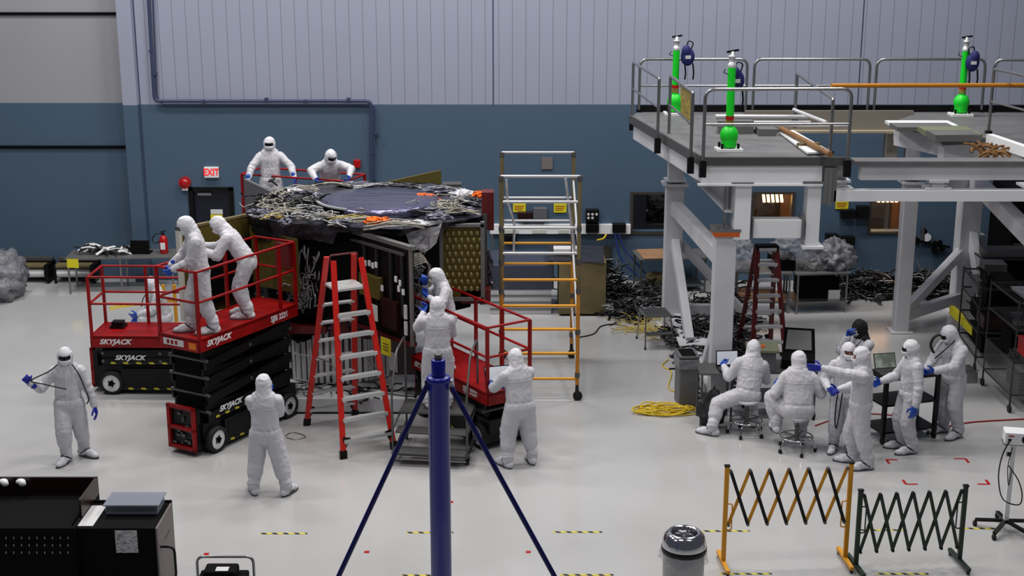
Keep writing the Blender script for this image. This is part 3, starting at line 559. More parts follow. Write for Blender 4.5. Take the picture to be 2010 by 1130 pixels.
# ---------------------------------------------------------------- scissor lifts
def lift(label, cx, cy, rz, dz, n=4, ext=0, lab=('SKYJACK', 'SJIII 3226'), wheels=True, decals=True):
    """origin on the floor under the middle; x is the long way; dz = deck height"""
    L, W = 2.32, .81; t = thing('scissor_lift', label, 'lift', (cx, cy, 0), rz, 'red scissor lifts')
    c = MB(); c.bb((-1.02, -.3, .1), (1.02, .3, .5)); c.bb((-.68, -.38, .08), (.68, .38, .46)); c.bb((-1.1, -.33, .28), (1.1, .33, .5)); c.bb((-.6, -.385, .2), (-.05, -.38, .42)); c.bb((.05, -.385, .2), (.6, -.38, .42))
    c.build('chassis', 'black', t, bevel=.012)
    c = MB(); c.bb((-.65, -.39, .09), (.65, -.384, .125)); c.build('hazard_strip', 'hazard2', t)
    for sx in (-1, 1):
        for sy in (-1, 1):
            x, y = sx*.86, sy*.31; y1 = sy*.405
            w_ = MB(); w_.lathe([(.15, -.055), (.19, -.055), (.203, -.04), (.203, .04), (.19, .055), (.15, .055)], n=28)
            q = Matrix.Rotation(PI/2, 3, 'X'); w_.v = [q @ p+V((x, (y+y1)/2, .203)) for p in w_.v]; o = w_.build('wheel', 'rubber', t)
            r_ = MB(); r_.cyl((x, y, .203), (x, y1-sy*.012, .203), .152, n=28); r_.build('rim', 'white', o)
            h_ = MB(); h_.cyl((x, y1-sy*.012, .203), (x, y1+sy*.012, .203), .045, n=10)
            for k in range(5): a = 2*PI*k/5; h_.cyl((x+.055*math.cos(a), y1-sy*.01, .203+.055*math.sin(a)), (x+.055*math.cos(a), y1+sy*.004, .203+.055*math.sin(a)), .012, n=6)
            h_.build('hub', 'black2', o)
    # end panel with the red frame, on the -x end
    e = MB(); e.bb((-1.18, -.28, .1), (-1.1, .28, .74)); e.build('end_box', 'black', t)
    e = MB()
    for z in (.09, .4, .73): e.bb((-1.235, -.27, z), (-1.18, .27, z+.055))
    for y in (-.27, .215): e.bb((-1.235, y, .09), (-1.18, y+.055, .785))
    e.build('end_frame', 'red', t, bevel=.004)
    e = MB()
    for k in range(14): e.box((-1.19, random.uniform(-.18, .18), random.uniform(.15, .68)), (.03, random.uniform(.02, .09), random.uniform(.02, .06)))
    e.build('end_fittings', 'dsteel', t, kind='stuff')
    # ladder side pockets and scissor pack
    z0, z1 = .52, dz-.24; sp = (z1-z0)/n
    for k in range(n):
        za, zb = z0+sp*k, z0+sp*(k+1); hw = .055 if sp > .2 else min(.055, sp*.42)
        for sy in (-1, 1):
            b_ = MB(); b_.beam((-1.0, sy*.34, za+hw), (1.0, sy*.34, zb-hw), .045, .125 if sp > .16 else sp*.9); o = b_.build('scissor_arm', 'black', t, bevel=.006)
            b_ = MB(); b_.beam((-1.0, sy*.285, zb-hw), (1.0, sy*.285, za+hw), .045, .125 if sp > .16 else sp*.9); b_.build('scissor_arm', 'black', t, bevel=.006)
        b_ = MB()
        for x in (-.98, 0, .98): b_.cyl((x, -.375, (za+zb)/2), (x, .375, (za+zb)/2), .028, n=10)
        b_.build('pivot_pins', 'dsteel', t, kind='stuff')
    mid = MB(); mid.bb((-1.0, -.25, z0), (.95, .25, z1)); mid.build('lift_cylinder_cover', 'black2', t)
    b_ = MB(); b_.bb((-.85, -.372, z0+.02), (.4, -.366, z0+.055)); b_.build('hazard_strip', 'hazard2', t)
    # platform
    d = MB(); d.bb((-L/2, -W/2, dz-.05), (L/2, W/2, dz))
    for y in (-W/2, W/2-.03): d.bb((-L/2, y, dz-.2), (L/2, y+.03, dz+.012))
    d.bb((-L/2, -W/2, dz-.2), (-L/2+.03, W/2, dz+.012)); d.bb((L/2-.03, -W/2, dz-.2), (L/2, W/2, dz+.012))
    if ext: d.bb((L/2, -W/2+.03, dz-.16), (L/2+ext, W/2-.03, dz-.02))
    o = d.build('platform', 'red', t, bevel=.006)
    d = MB(); d.bb((-L/2+.04, -W/2+.04, dz), (L/2-.04, W/2-.04, dz+.006)); d.build('tread_plate', 'red', t)
    if decals:
        s = .2; rot = Matrix.Rotation(rz, 3, 'Z'); mx = XF[t.name]; px = rot @ V((1, 0, 0))
        text(lab[0], .12, 'white', mx @ V((-.74, -W/2-.004, dz-.1)), px, (0, 0, 1), o, 'maker_lettering', .35, bold=.004, sx=1.1)
        text(lab[1], .13, 'white', mx @ V((.68, -W/2-.004, dz-.1)), px, (0, 0, 1), o, 'model_lettering', bold=.003, sx=.85)
        text(lab[0], .115, 'white', mx @ V((-.52, -.372, z0+.13)), px, (0, 0, 1), t, 'maker_lettering', .35, bold=.004, sx=1.1)
        q = MB(); q.bb((-L/2-.004, -.1, dz-.15), (-L/2, .3, dz-.05)); q.build('white_decal', 'paper', o); q = MB(); q.bb((-L/2-.004, -.34, dz-.16), (-L/2, -.2, dz-.06)); q.build('orange_decal', 'warn', o)
        for k in range(3):
            q = MB(); q.bb((-L/2-.006, .02+k*.08, dz-.13), (-L/2-.003, .07+k*.08, dz-.07)); q.build('decal_mark', 'red', o)
    # rails
    rt, rr = dz+1.02, .021
    def rail(pts, nm='rail'): return MB().tube(pts, rr, 8).build(nm, 'red', t)
    x0, x1, y0, y1 = -L/2+.03, L/2-.03, -W/2+.02, W/2-.02
    for y in (y0, y1):
        rail([(x0, y, rt), (x1, y, rt)], 'top_rail'); rail([(x0, y, dz+.56), (x1, y, dz+.56)], 'mid_rail')
        for x in ((x0, -.38, .38, x1) if y == y1 else (x0, x1-.38, x1) if n != 1 else (x0, x1)): b_ = MB(); b_.beam((x, y, dz-.1), (x, y, rt), .045, .045); b_.build('post', 'red', t)
    for x in (x0, x1):
        rail([(x, y0, rt), (x, y1, rt)], 'end_rail'); rail([(x, y0, dz+.56), (x, y1, dz+.56)], 'end_rail')
    return t, (x0, x1, y0, y1)
# front lift: near corner and far corner of its deck read off the skirt
p1 = atz(392, 694, 1.65); p2 = atz(589, 618, 1.65); u = (p2-p1).normalized(); nrm = V((u.y, -u.x, 0)); c2 = p1+u*1.16-nrm*.405
lift2, _ = lift('front red scissor lift, its platform raised highest above the floor of the front three', c2.x, c2.y, math.atan2(u.y, u.x), DK2, 4)
b_ = MB(); b_.bb((.55, .05, DK2+.01), (.85, .32, DK2+.28)); b_.bb((.5, .1, DK2+.28), (.8, .3, DK2+.34))
cb = MB(); cb.bb((1.02, -.37, DK2+.62), (1.1, -.1, DK2+1.0)); cb.build('control_box', 'dred', lift2)
p1 = atz(178, 683, .84); lift1, _ = lift('left red scissor lift with empty platform, parked behind the front lift', p1.x+1.16, p1.y+.41, R(-1.5), 1.04, 2)
q = MB(); q.bb((-.95, .0, 1.05), (-.7, .22, 1.09)); q.bb((-.92, .03, 1.09), (-.73, .19, 1.16)); o = q.build('control_box', 'black', lift1)
p1 = atz(957, 798, .76); p2 = atz(1030, 637, 1.93); wd = V((p2.x-p1.x, p2.y-p1.y, 0)).normalized(); u = V((wd.y, -wd.x, 0)); c4 = p1+wd*.405-u*1.16
lift4, _ = lift('right red scissor lift beside the rolling stairs, platform low', c4.x, c4.y, math.atan2(u.y, u.x), .96, 1)
lift3, _ = lift('rear red scissor lift behind the spacecraft at the upper left', -4.05, 26.62, R(-20), DK3, 5, decals=False)
# laptop and bottle on the right lift's end
def laptop(label, base, rz, w_=.36, open_=105, scr='screen', lid='black', group=None):
    t = thing('laptop', label, 'laptop', base, rz, group); MB().bb((-w_/2, -.13, 0), (w_/2, .13, .022)).build('keyboard_base', lid, t, bevel=.003)
    a = R(open_-90); y1, z1 = .13+.25*math.sin(a), .022+.25*math.cos(a)
    MB().slab([(-w_/2, .13, .022), (w_/2, .13, .022), (w_/2, y1, z1), (-w_/2, y1, z1)], .012).build('lid', lid, t)
    e = V((0, -math.cos(a)*.003, math.sin(a)*.003))
    MB().slab([V((-w_/2+.015, .13+.02*math.sin(a), .045))+e, V((w_/2-.015, .13+.02*math.sin(a), .045))+e, V((w_/2-.015, y1-.015*math.sin(a), z1-.015))+e, V((-w_/2+.015, y1-.015*math.sin(a), z1-.015))+e], .002).build('screen', scr, t)
    q = MB()
    for r in range(4): q.bb((-w_/2+.03, -.03+r*.03, .022), (w_/2-.03, -.01+r*.03, .026))
    q.build('keys', 'dsteel', t, kind='stuff'); return t
e4 = c4+u*1.0; laptop('open laptop with white screen on the end of the right red lift', V((e4.x, e4.y, .97))-wd*.05-u*.02, math.atan2(u.y, u.x)+R(90)-R(18), .4, 115)
bt = c4+u*.85+wd*.3; g = MB(); g.lathe([(0, 0), (.075, 0), (.08, .02), (.08, .13), (.05, .17), (.045, .2), (0, .2)], (bt.x, bt.y, .97), 18); g.lathe([(0, .2), (.05, .2), (.05, .235), (0, .235)], (bt.x, bt.y, .97), 16); g.build('jar', 'cream', label='white plastic jar standing on the right red lift behind the laptop', cat='jar')
bt = c4+u*.88+wd*.14; g = MB(); g.box((bt.x, bt.y, 1.0), (.3, .22, .05), rz=.6); g.build('wooden_block', 'ocher', label='ochre board lying on the right red lift under the white jar', cat='board')
# ---------------------------------------------------------------- double-sided stepladders
def stepladder(label, c, rz, h, wb, wt, spread, zs, col, cap='black2', plat=None, top_t=.12, steps_mat='alu'):
    t = thing('stepladder', label, 'ladder', c, rz)
    for sy in (-1, 1):
        for sx in (-1, 1):
            a = V((sx*wb/2, sy*spread/2, .02)); b = V((sx*wt/2, sy*top_t/2, h)); q = MB(); q.beam(a, b, .035, .085, up=(1, 0, 0)); o = q.build('side_rail', col, t, bevel=.003)
            q = MB(); q.beam(V((a.x, a.y, 0)), a+(b-a)*.035, .05, .11, up=(1, 0, 0)); q.slab([(a.x, a.y-.04*sy, .03), (a.x-sx*.14, a.y-.03*sy, .3), (a.x-sx*.02, a.y-.03*sy, .33)], .012); q.build('foot', 'black', o)
        for z in zs[0 if sy < 0 else 1]:
            k = z/h; hw = wb/2+(wt/2-wb/2)*k-.012; y = sy*(spread/2+(top_t/2-spread/2)*k); q = MB(); q.bb((-hw, y-.045, z-.018), (hw, y+.045, z+.012)); q.bb((-hw, y+sy*.04, z-.04), (hw, y+sy*.052, z+.012))
            for sx in (-1, 1): q.beam((sx*hw, y+sy*.03, z-.09), (sx*(hw-.075), y+sy*.03, z-.02), .006, .02)
            q.build('step', steps_mat, t)
    if plat:
        z = plat; k = z/h; hw = wb/2+(wt/2-wb/2)*k; y = (spread/2+(top_t/2-spread/2)*k); MB().bb((-hw+.01, -y, z-.02), (hw-.01, y, z+.015)).build('platform', steps_mat, t)
        MB().tube(rounded([(-wt/2, 0, h-.02), (-wt/2, 0, h+.05), (wt/2, 0, h+.05), (wt/2, 0, h-.02)], .04), .014, 8).build('top_bar', 'dred', t)
    else:
        MB().bb((-wt/2-.03, -top_t/2-.05, h-.04), (wt/2+.03, top_t/2+.05, h+.04)).build('top_cap', cap, t, bevel=.01)
    for sx in (-1, 1):
        k = .42; x = sx*(wb/2+(wt/2-wb/2)*k-.03); y = spread/2*(1-k); MB().tube([(x, -y, h*k), (x, 0, h*k+.06), (x, y, h*k)], .009, 6).build('spreader', 'dsteel', t)
    return t
fa, fb, ra, rb = atz(664, 905), atz(764, 886), atz(602, 832), atz(716, 812)
fm, rm_ = (fa+fb)/2, (ra+rb)/2; cc = (fm+rm_)/2; rz = math.atan2(fb.y-fa.y, fb.x-fa.x)
hb = at(668, 497, cc.y).z
zz = [.27+.305*i for i in range(7)]
stepladder('tall red double-sided stepladder standing in front of the spacecraft', cc, rz, hb-.06, (fb-fa).length, .44, (fm-rm_).length*.93, (zz, zz), 'redl', plat=hb-.5, top_t=.28)
c_ = atz(1494, 705); zz = [.22+.27*i for i in range(8)]; hr = at(1496, 484, c_.y).z
stepladder('smaller dark red stepladder with black cap standing by the rear workbench', c_, R(4), hr, .62, .34, 1.15, (zz, zz), 'dred', cap='black2', top_t=.1)
# ---------------------------------------------------------------- scaffold tower
t = thing('scaffold_tower', 'ochre and white rolling scaffold tower beside the spacecraft', 'scaffold', V((at(1060, 745, 22.1).x, 23.2, 0)))
xl, xr, yn, yf = at(984, 600, 22.1).x, at(1133, 742, 22.1).x, 22.1, 24.4; zt = at(1138, 346, yn).z
zn = [at(1060, y, yn).z for y in (346, 396, 447, 497, 549, 600, 646, 693, 743)]; zf = [at(1060, y, yf).z for y in (299, 388, 433, 477, 517, 602, 645, 694)]
for y in (yn, yf):
    for x in (xl, xr):
        q = MB(); q.cyl((x, y, .28), (x, y, 1.9), .032, n=12); o = q.build('post', 'ocher', t, world=True)
        q = MB(); q.cyl((x, y, 1.9), (x, y, zt), .034, n=12); q.build('upper_post', 'tan', o, world=True)
        q = MB()
        for z in (.45, 1.2, 1.9, 2.4, 2.95, zt-.03): q.cyl((x, y, z-.04), (x, y, z+.04), .044, n=10)
        q.build('couplers', 'dsteel', o, world=True, kind='stuff')
        q = MB(); q.cyl((x+.01, y-.025, .08), (x+.01, y+.025, .08), .08, n=18); q.bb((x-.03, y-.04, .08), (x+.03, y-.028, .2)); q.bb((x-.03, y+.028, .08), (x+.03, y+.04, .2)); q.cyl((x, y, .18), (x, y, .3), .03, n=10); q.build('caster', 'rubber', o, world=True)
for i, z in enumerate(zn): MB().cyl((xl, yn, z), (xr, yn, z), .024, n=10).build('white_rung' if i < 4 else 'ochre_rung', 'alu' if i < 4 else 'yellow', t, world=True)
for i, z in enumerate(zf): MB().cyl((xl, yf, z), (xr, yf, z), .022, n=10).build('white_rung' if i < 3 or i == 5 else 'ochre_rung', 'alu' if i < 3 or i == 5 else 'yellow', t, world=True)
for x in (xl, xr):
    for a, b in (((yn, zn[3]), (yf, zf[0]-.5)), ((yn, zn[6]), (yf, zf[3])), ((yf, zf[5]), (yn, zn[8]))): MB().cyl((x, a[0], a[1]), (x, b[0], b[1]), .02, n=8).build('brace', 'alu', t, world=True)
MB().tube([at(1110, 350, 22.2), at(1128, 492, 22.2)], .022, 8).build('hanging_tube', 'alu', t, world=True); MB().tube([at(994, 352, 22.2), at(996, 395, 22.2), at(1010, 440, 22.2), at(1008, 494, 22.2)], .02, 8).build('hanging_tube', 'alu', t, world=True)
# ---------------------------------------------------------------- rolling stairs
t = thing('rolling_stairs', 'low grey rolling stairs with curved handrails behind the blue mast', 'stairs', (at(858, 800, 20.0).x, 19.85, 0), R(-8))
for sx in (-1, 1):
    x = sx*.56
    MB().tube(rounded([(x, -.55, .12), (x, -.55, 1.1), (x, -.2, 1.62), (x, .42, 1.68), (x, .42, .1)], .12), .017, 8).build('handrail', 'dsteel', t)
    MB().tube([(x, -.55, .5), (x, .42, .66), (x, .42, .3), (x, -.55, .12), (x, .42, .12)], .014, 8).build('side_frame', 'dsteel', t)
    for y in (-.5, .4):
        q = MB(); q.cyl((x-.015, y, .05), (x+.015, y, .05), .05, n=14); q.bb((x-.025, y-.03, .05), (x+.025, y+.03, .12)); q.build('caster', 'rubber', t)
for k, (y, z) in enumerate(((-.58, .22), (-.3, .44))): MB().bb((-.55, y-.13, z-.03), (.55, y+.13, z)).build('tread', 'dsteel', t, bevel=.005)
MB().bb((-.55, -.15, .63), (.55, .42, .66)).build('top_deck', 'dsteel', t)
MB().tube([(-.56, -.55, .12), (.56, -.55, .12)], .014).build('cross_bar', 'dsteel', t)
# ---------------------------------------------------------------- blue mast
xm = at(861, 760, 12.0).x; zt = at(861, 742, 12.0).z; t = thing('blue_mast', 'tall blue steel mast on a tripod in the foreground', 'mast', (xm, 12.0, 0))
MB().lathe([(.098, 0), (.098, zt-.03), (.112, zt-.03), (.112, zt+.0), (.1, zt+.02), (0, zt+.02)], n=36).build('tube', 'blue', t)
MB().lathe([(.064, zt+.02), (.064, zt+.17), (.058, zt+.18), (0, zt+.18)], n=28).build('upper_tube', 'blue', t)
q = MB(); q.lathe([(.03, zt+.18), (.036, zt+.185), (.036, zt+.2), (.03, zt+.203), (.036, zt+.21), (.036, zt+.23), (0, zt+.232)], n=18); q.build('top_screw', 'dsteel', t)
for px, py, s_ in ((665, 1130, -1), (1088, 1130, 1), (0, 0, 0)):
    top = V((xm+s_*.1, 12.0+(0 if s_ else .1), zt-.06))
    if s_: P_ = at(px, py, 11.7); d = P_-top; end = top+d*((top.z)/(-d.z))
    else: end = V((xm, 14.0, 0))
    q = MB(); q.cyl(top, end, .024, n=10); q.ell(end+V((0, 0, .01)), (.07, .07, .015)); q.build('stay', 'dblue', t, world=True)
    q = MB(); q.box(top+V((0, 0, .0)), (.05, .05, .09)); q.build('bracket', 'alu' if s_ == 1 else 'dblue', t, world=True)
# ---------------------------------------------------------------- folding barriers
def barrier(label, pa, pb, h, zb, col, colb, nx, base=True):
    mid = (pa+pb)/2; rz = math.atan2(pb.y-pa.y, pb.x-pa.x); Lb = (pb-pa).length; t = thing('folding_barrier', label, 'barrier', mid, rz)
    for sx in (-1, 1):
        x = sx*Lb/2; MB().bb((x-.028, -.02, .06), (x+.028, .02, h)).build('post', col, t, bevel=.004)
        q = MB(); q.beam((x, -.3, .07), (x, .3, .07), .05, .045); o = q.build('foot', col, t, bevel=.004)
        for y in (-.27, .27):
            q = MB(); q.cyl((x-.012, y, .03), (x+.012, y, .03), .03, n=12); q.build('caster', 'rubber', o)
        MB().tube(rounded([(x-sx*.03, .0, .5), (x-sx*.085, .0, .5), (x-sx*.085, .0, .85), (x-sx*.03, .0, .85)], .03), .009, 6).build('slide_handle', col, t)
        q = MB(); q.bb((x-.034, -.026, h), (x+.034, .026, h+.02)); q.build('post_cap', 'black', t)
    st = (Lb-.09)/(nx); x0 = -Lb/2+.045; z0, z1 = zb, h-.06
    for k in range(nx):
        xa, xb = x0+st*k, x0+st*(k+1); o1 = MB(); o1.beam((xa, -.012, z1), (xb, -.012, z0), .042, .01, up=(0, 1, 0)); o1.build('slat', colb, t)
        o1 = MB(); o1.beam((xa, .012, z0), (xb, .012, z1), .042, .01, up=(0, 1, 0)); o1.build('slat', col, t)
    # fold points
    q = MB()
    for k in range(nx+1):
        for z in (z0, z1): q.cyl((x0+st*k, -.022, z), (x0+st*k, .022, z), .02, n=8)
    q.build('rivets', 'dsteel' if colb != col else 'black', t, kind='stuff')
    return t
ya, yb = atz(1419, 1112), atz(1658, 1105); ga, gb = atz(1679, 1118), atz(1882, 1108)
# mirrored lattice: slats run full height between fold points
barrier('yellow folding barrier with black and yellow crossed slats', ya, yb, at(1430, 915, ya.y).z, at(1430, 1030, ya.y).z, 'yellow', 'black', 6)
barrier('lower dark green folding barrier beside the yellow one', ga, gb, at(1684, 963, ga.y).z, at(1684, 1083, ga.y).z, 'dgreen', 'dgreen', 6)
# ---------------------------------------------------------------- bin, stand, cabinets in the foreground
c_ = at(1343, 1062, 15.0); xb, yb_, zb_ = c_.x, 15.0, c_.z; t = thing('waste_bin', 'round stainless waste bin with open domed lid, clear liner hanging out', 'bin', (xb, yb_, 0))
MB().lathe([(0, .01), (.235, .01), (.24, .03), (.245, zb_-.1), (.24, zb_-.08)], n=36).build('body', 'galv', t)
q = MB(); q.lathe([(.262, zb_-.12), (.268, zb_-.1), (.268, zb_-.06), (.262, zb_-.05)], n=36); q.build('rim_band', 'black', t)
q = MB(); q.lathe([(.262, zb_-.06), (.26, zb_), (.235, zb_+.08), (.19, zb_+.125), (.16, zb_+.13), (.145, zb_+.11), (.13, zb_+.02), (.12, zb_-.1)], n=40); q.build('dome_lid', 'chrome', t)
MB().cyl((0, 0, zb_-.14), (0, 0, zb_-.1), .24, n=24).build('inside', 'black2', t)
def fn(u, v):
    a = u*2*PI; r = .27+.022*noise.noise(V((math.cos(a)*3, math.sin(a)*3, v*3)))+v*.02*(1+math.sin(a*7)*.5); return V((r*math.cos(a), r*math.sin(a), zb_-.11-v*(.14+.05*math.sin(a*3+1))))
MB().sheet(fn, 60, 6, closed_u=True).build('liner', 'plastic', t)
# instrument stand at the right edge
pb = atz(1972, 1040); t = thing('instrument_stand', 'white pole stand with black star base at the right edge', 'stand', pb); zt = at(1982, 872, pb.y).z
MB().bb((-.03, -.03, .1), (.03, .03, zt)).build('pole', 'white', t)
for k in range(5):
    a = 2*PI*k/5+.25; q = MB(); q.beam((0, 0, .14), (.38*math.cos(a), .38*math.sin(a), .09), .05, .035); o = q.build('base_leg', 'black', t)
    q = MB(); q.cyl((.38*math.cos(a)-.02, .38*math.sin(a), .035), (.38*math.cos(a)+.02, .38*math.sin(a), .035), .035, n=12); q.cyl((.38*math.cos(a), .38*math.sin(a), .05), (.38*math.cos(a), .38*math.sin(a), .09), .012, n=8); q.build('caster', 'rubber', o)
MB().box((.12, 0, zt+.02), (.5, .2, .02), rz=-.2).build('tray', 'steel', t); MB().cyl((-.08, -.04, zt-.12), (-.04, -.04, zt-.12), .03, n=12).build('clamp_knob', 'black', t)
MB().tube(smooth([(-.02, -.04, zt-.03), (-.06, -.05, zt-.3), (-.03, -.06, zt-.55), (-.01, -.06, zt-.35)], 6), .006, 6).build('hanging_cable', 'kcable', t)
t2 = thing('projector_box', 'white instrument box with round vent on the stand at the right edge', 'instrument', pb+V((.12, 0, zt+.03)), -.2); MB().bb((-.24, -.12, 0), (.3, .12, .16)).build('case', 'white', t2, bevel=.008)
q = MB(); q.cyl((.02, -.124, .08), (.02, -.118, .08), .055, n=20); q.build('vent', 'black', t2); q = MB(); q.bb((-.2, -.124, .05), (-.16, -.119, .08)); q.build('socket', 'black', t2)
q = MB(); q.bb((-.2, -.124, .11), (-.13, -.119, .125)); q.build('label_plate', 'red', t2)
MB().tube(smooth([(-.18, -.13, .06), (-.26, -.15, -.15), (-.28, -.15, -.45), (-.2, -.15, -.75), (0, -.14, -.82), (.04, -.12, -.7), (-.02, -.1, -.5), (-.16, -.1, -.3)], 7), .009, 6).build('power_cord', 'kcable', t2)
# tool cabinets, lower left
zc = 1.25; a = atz(192, 935, zc); yf_, yn_ = a.y, a.y-1.0; xr_ = a.x
t = thing('tool_cabinet', 'large black tool cabinet with maroon top tray and perforated front, lower left corner', 'cabinet', (xr_-.8, (yf_+yn_)/2, 0))
q = MB(); q.bb((xr_-1.75, yn_, .08), (xr_, yf_, zc-.22)); q.build('body', 'black2', t, world=True)
q = MB(); q.bb((xr_-1.75, yf_-.03, zc-.22), (xr_, yf_, zc)); q.bb((xr_-.03, yn_+.3, zc-.22), (xr_, yf_, zc)); q.build('top_tray', 'maroon', t, world=True)
q = MB(); q.bb((xr_-1.75, yn_-.03, .1), (xr_, yn_, zc-.21)); q.build('door', 'black2', t, world=True)
k = 0; pn = yn_-.03
for r_ in range(3):
    for j in range(13):
        p_ = at(12+j*15.2, 1055+r_*14.5, pn-.004)
        if p_.x < xr_-.03: MB().box(p_, (.009, .008, .03)).build('slot', 'steel', t, world=True)
for i, (px, py) in enumerate(((10, 943), (44, 942))):
    p_ = V((at(px, py, a.y).x, a.y-.06, zc-.04)); q = MB(); q.ell(p_, (.06, .05, .035)); q.ell(p_+V((.03, -.03, -.015)), (.045, .035, .04)); q.build('rag', 'white', label='crumpled white rag in the cabinet tray, %s of the two' % ('left' if i == 0 else 'right'), cat='rag')
zc2 = 1.0; a = atz(338, 985, zc2); b = atz(208, 1040, zc2); yf_, xr_ = a.y, a.x; yn_ = yf_-.75; xl_ = xr_-1.0
t = thing('rolling_cabinet', 'smaller black cabinet with grey side, paper sheet and clear box on its top', 'cabinet', ((xl_+xr_)/2, (yf_+yn_)/2, 0))
MB().bb((xl_, yn_, .06), (xr_-.02, yf_, zc2)).build('body', 'black2', t, world=True); MB().bb((xr_-.02, yn_, .06), (xr_, yf_, zc2)).build('side_panel', 'greyl', t, world=True)
q = MB(); q.bb((xl_, yf_-.02, zc2), (xr_, yf_, zc2+.03)); q.bb((xl_, yn_, zc2), (xl_+.02, yf_, zc2+.03)); q.build('top_edge', 'black', t, world=True)
q = MB(); q.slab([(xr_+.004, yn_+.3, .72), (xr_+.004, yn_+.55, .72), (xr_+.004, yn_+.55, .73), (xr_+.004, yn_+.3, .73)], .004); q.build('side_catch', 'black', t, world=True)
ha = at(303, 1094, yn_+.12); hb = at(330, 1094, yn_+.12); MB().tube(rounded([(xr_, yn_+.1, .72), (xr_-.0+.16, yn_+.1, .72), (xr_+.16, yn_+.1, .3), (xr_, yn_+.1, .3)], .08), .016, 8).build('side_handle', 'black', t, world=True)
s = at(225, 1040, yn_-.003); e_ = at(272, 1084, yn_-.003)
MB().sheet(lambda u, v: V((s.x+(e_.x-s.x)*u, yn_-.006-.01*abs(noise.noise(V((u*4, v*4, 1)))), s.z+(e_.z-s.z)*v)), 14, 14).build('foil_square', 'steelfoil', t, world=True)
q = MB(); q.slab([(xl_+.06, yn_+.05, zc2+.005), (xl_+.24, yn_+.05, zc2+.005), (xl_+.24, yf_-.12, zc2+.005), (xl_+.06, yf_-.12, zc2+.005)], -.004); q.build('paper_sheet', 'paper', label='white paper sheet with a pen mark lying on the smaller cabinet', cat='paper')
q = MB(); q.bb((xl_+.3, yf_-.38, zc2+.005), (xr_-.08, yf_-.03, zc2+.12)); o = q.build('clear_box', 'clearbox', label='pale grey translucent box on the back of the smaller cabinet', cat='box', bevel=.01)
q = MB(); q.bb((xl_+.28, yf_-.4, zc2+.12), (xr_-.06, yf_-.01, zc2+.135)); q.build('lid', 'clearbox', o, world=True)
# carts at the bottom edge
def cart(label, px0, px1, py, h, col='dsteel'):
    a = atz(px0, py, h); b = atz(px1, py, h); m_ = (a+b)/2; w_ = (b-a).length; t = thing('platform_cart', label, 'cart', (m_.x, m_.y, 0))
    MB().tube(rounded([(-w_/2, 0, .15), (-w_/2, 0, h), (w_/2, 0, h), (w_/2, 0, .15)], .09, 6), .016, 10).build('handle', 'steel' if w_ > .5 else 'black', t); MB().bb((-w_/2-.03, -.8, .13), (w_/2+.03, .02, .17)).build('deck', 'black', t)
    for x in (-w_/2+.05, w_/2-.05):
        for y in (-.7, -.08): q = MB(); q.cyl((x-.02, y, .06), (x+.02, y, .06), .06, n=14); q.bb((x-.015, y-.02, .06), (x+.015, y+.02, .13)); q.build('caster', 'rubber', t)
    return m_
m_ = cart('platform cart with bent steel handle at the bottom edge, left of the blue mast', 386, 497, 1092, .92)
cs = thing('carry_case', 'black carrying case with a label standing on the platform cart', 'case', (m_.x, m_.y-.16, .17)); MB().prism([(-.27, -.15), (.27, -.15), (.27, .15), (-.27, .15)], 0, .6).build('body', 'black2', cs, bevel=.02)
MB().bb((-.2, -.12, .6), (.17, .12, .7)).build('lid', 'black2', cs, bevel=.03); MB().bb((-.06, -.1, .7), (.08, .0, .705)).build('label_plate', 'paper', cs)
cart('small cart handle tucked against the smaller black cabinet', 303, 330, 1094, .78) if False else None
# ---------------------------------------------------------------- floor markings
def tape(px0, px1, py, where):
    a, b = atz(px0, py), atz(px1, py); MB().bb((a.x, a.y-.022, .0), (b.x, a.y+.022, .003)).build('floor_tape', 'hazard', label=where, cat='floor marking', group='yellow and black floor tapes')
W_ = 'yellow and black striped tape on the floor, '
for a, b, y, s in ((510, 603, 1047, 'left of the blue mast'), (797, 890, 1045, 'passing behind the blue mast'), (1085, 1182, 1044, 'right of the blue mast'), (1380, 1472, 1042, 'behind the left post of the yellow barrier'), (1683, 1780, 1040, 'behind the green barrier'), (1888, 1957, 1037, 'running under the star base of the stand'),
    (788, 885, 1129, 'at the mast foot'), (1100, 1204, 1128, 'left of the waste bin'), (1413, 1515, 1126, 'at the foot of the yellow barrier'), (1720, 1822, 1126, 'at the foot of the green barrier')): tape(a, b, y, W_+s)
for i, (x, y, s) in enumerate(((720, 1083, 'left of the mast'), (1037, 1083, 'right of the mast'), (405, 1087, 'behind the carry case'), (885, 985, 'touching the right side of the mast'))):
    p_ = atz(x, y); MB().box(p_+V((0, 0, .0015)), (.065, .065, .003)).build('red_marker', 'tbox', label='small square of red tape on the floor, '+s, cat='floor marking', group='red tape squares')
for i, (x, y, dx, dy, s) in enumerate(((1740, 902, 1, -1, 'rear left'), (1895, 900, -1, -1, 'rear right'), (1778, 950, 1, 1, 'front left'), (1942, 950, -1, 1, 'front right'))):
    p_ = atz(x, y); q = MB(); q.bb((p_.x, p_.y-.02, 0), (p_.x+dx*.17, p_.y+.02, .003)); q.bb((p_.x-.02, p_.y, 0), (p_.x+.02, p_.y+dy*.16, .003)); q.build('corner_mark', 'tbox', label='red L-shaped tape corner on the floor, %s of the four' % s, cat='floor marking', group='red tape corners')
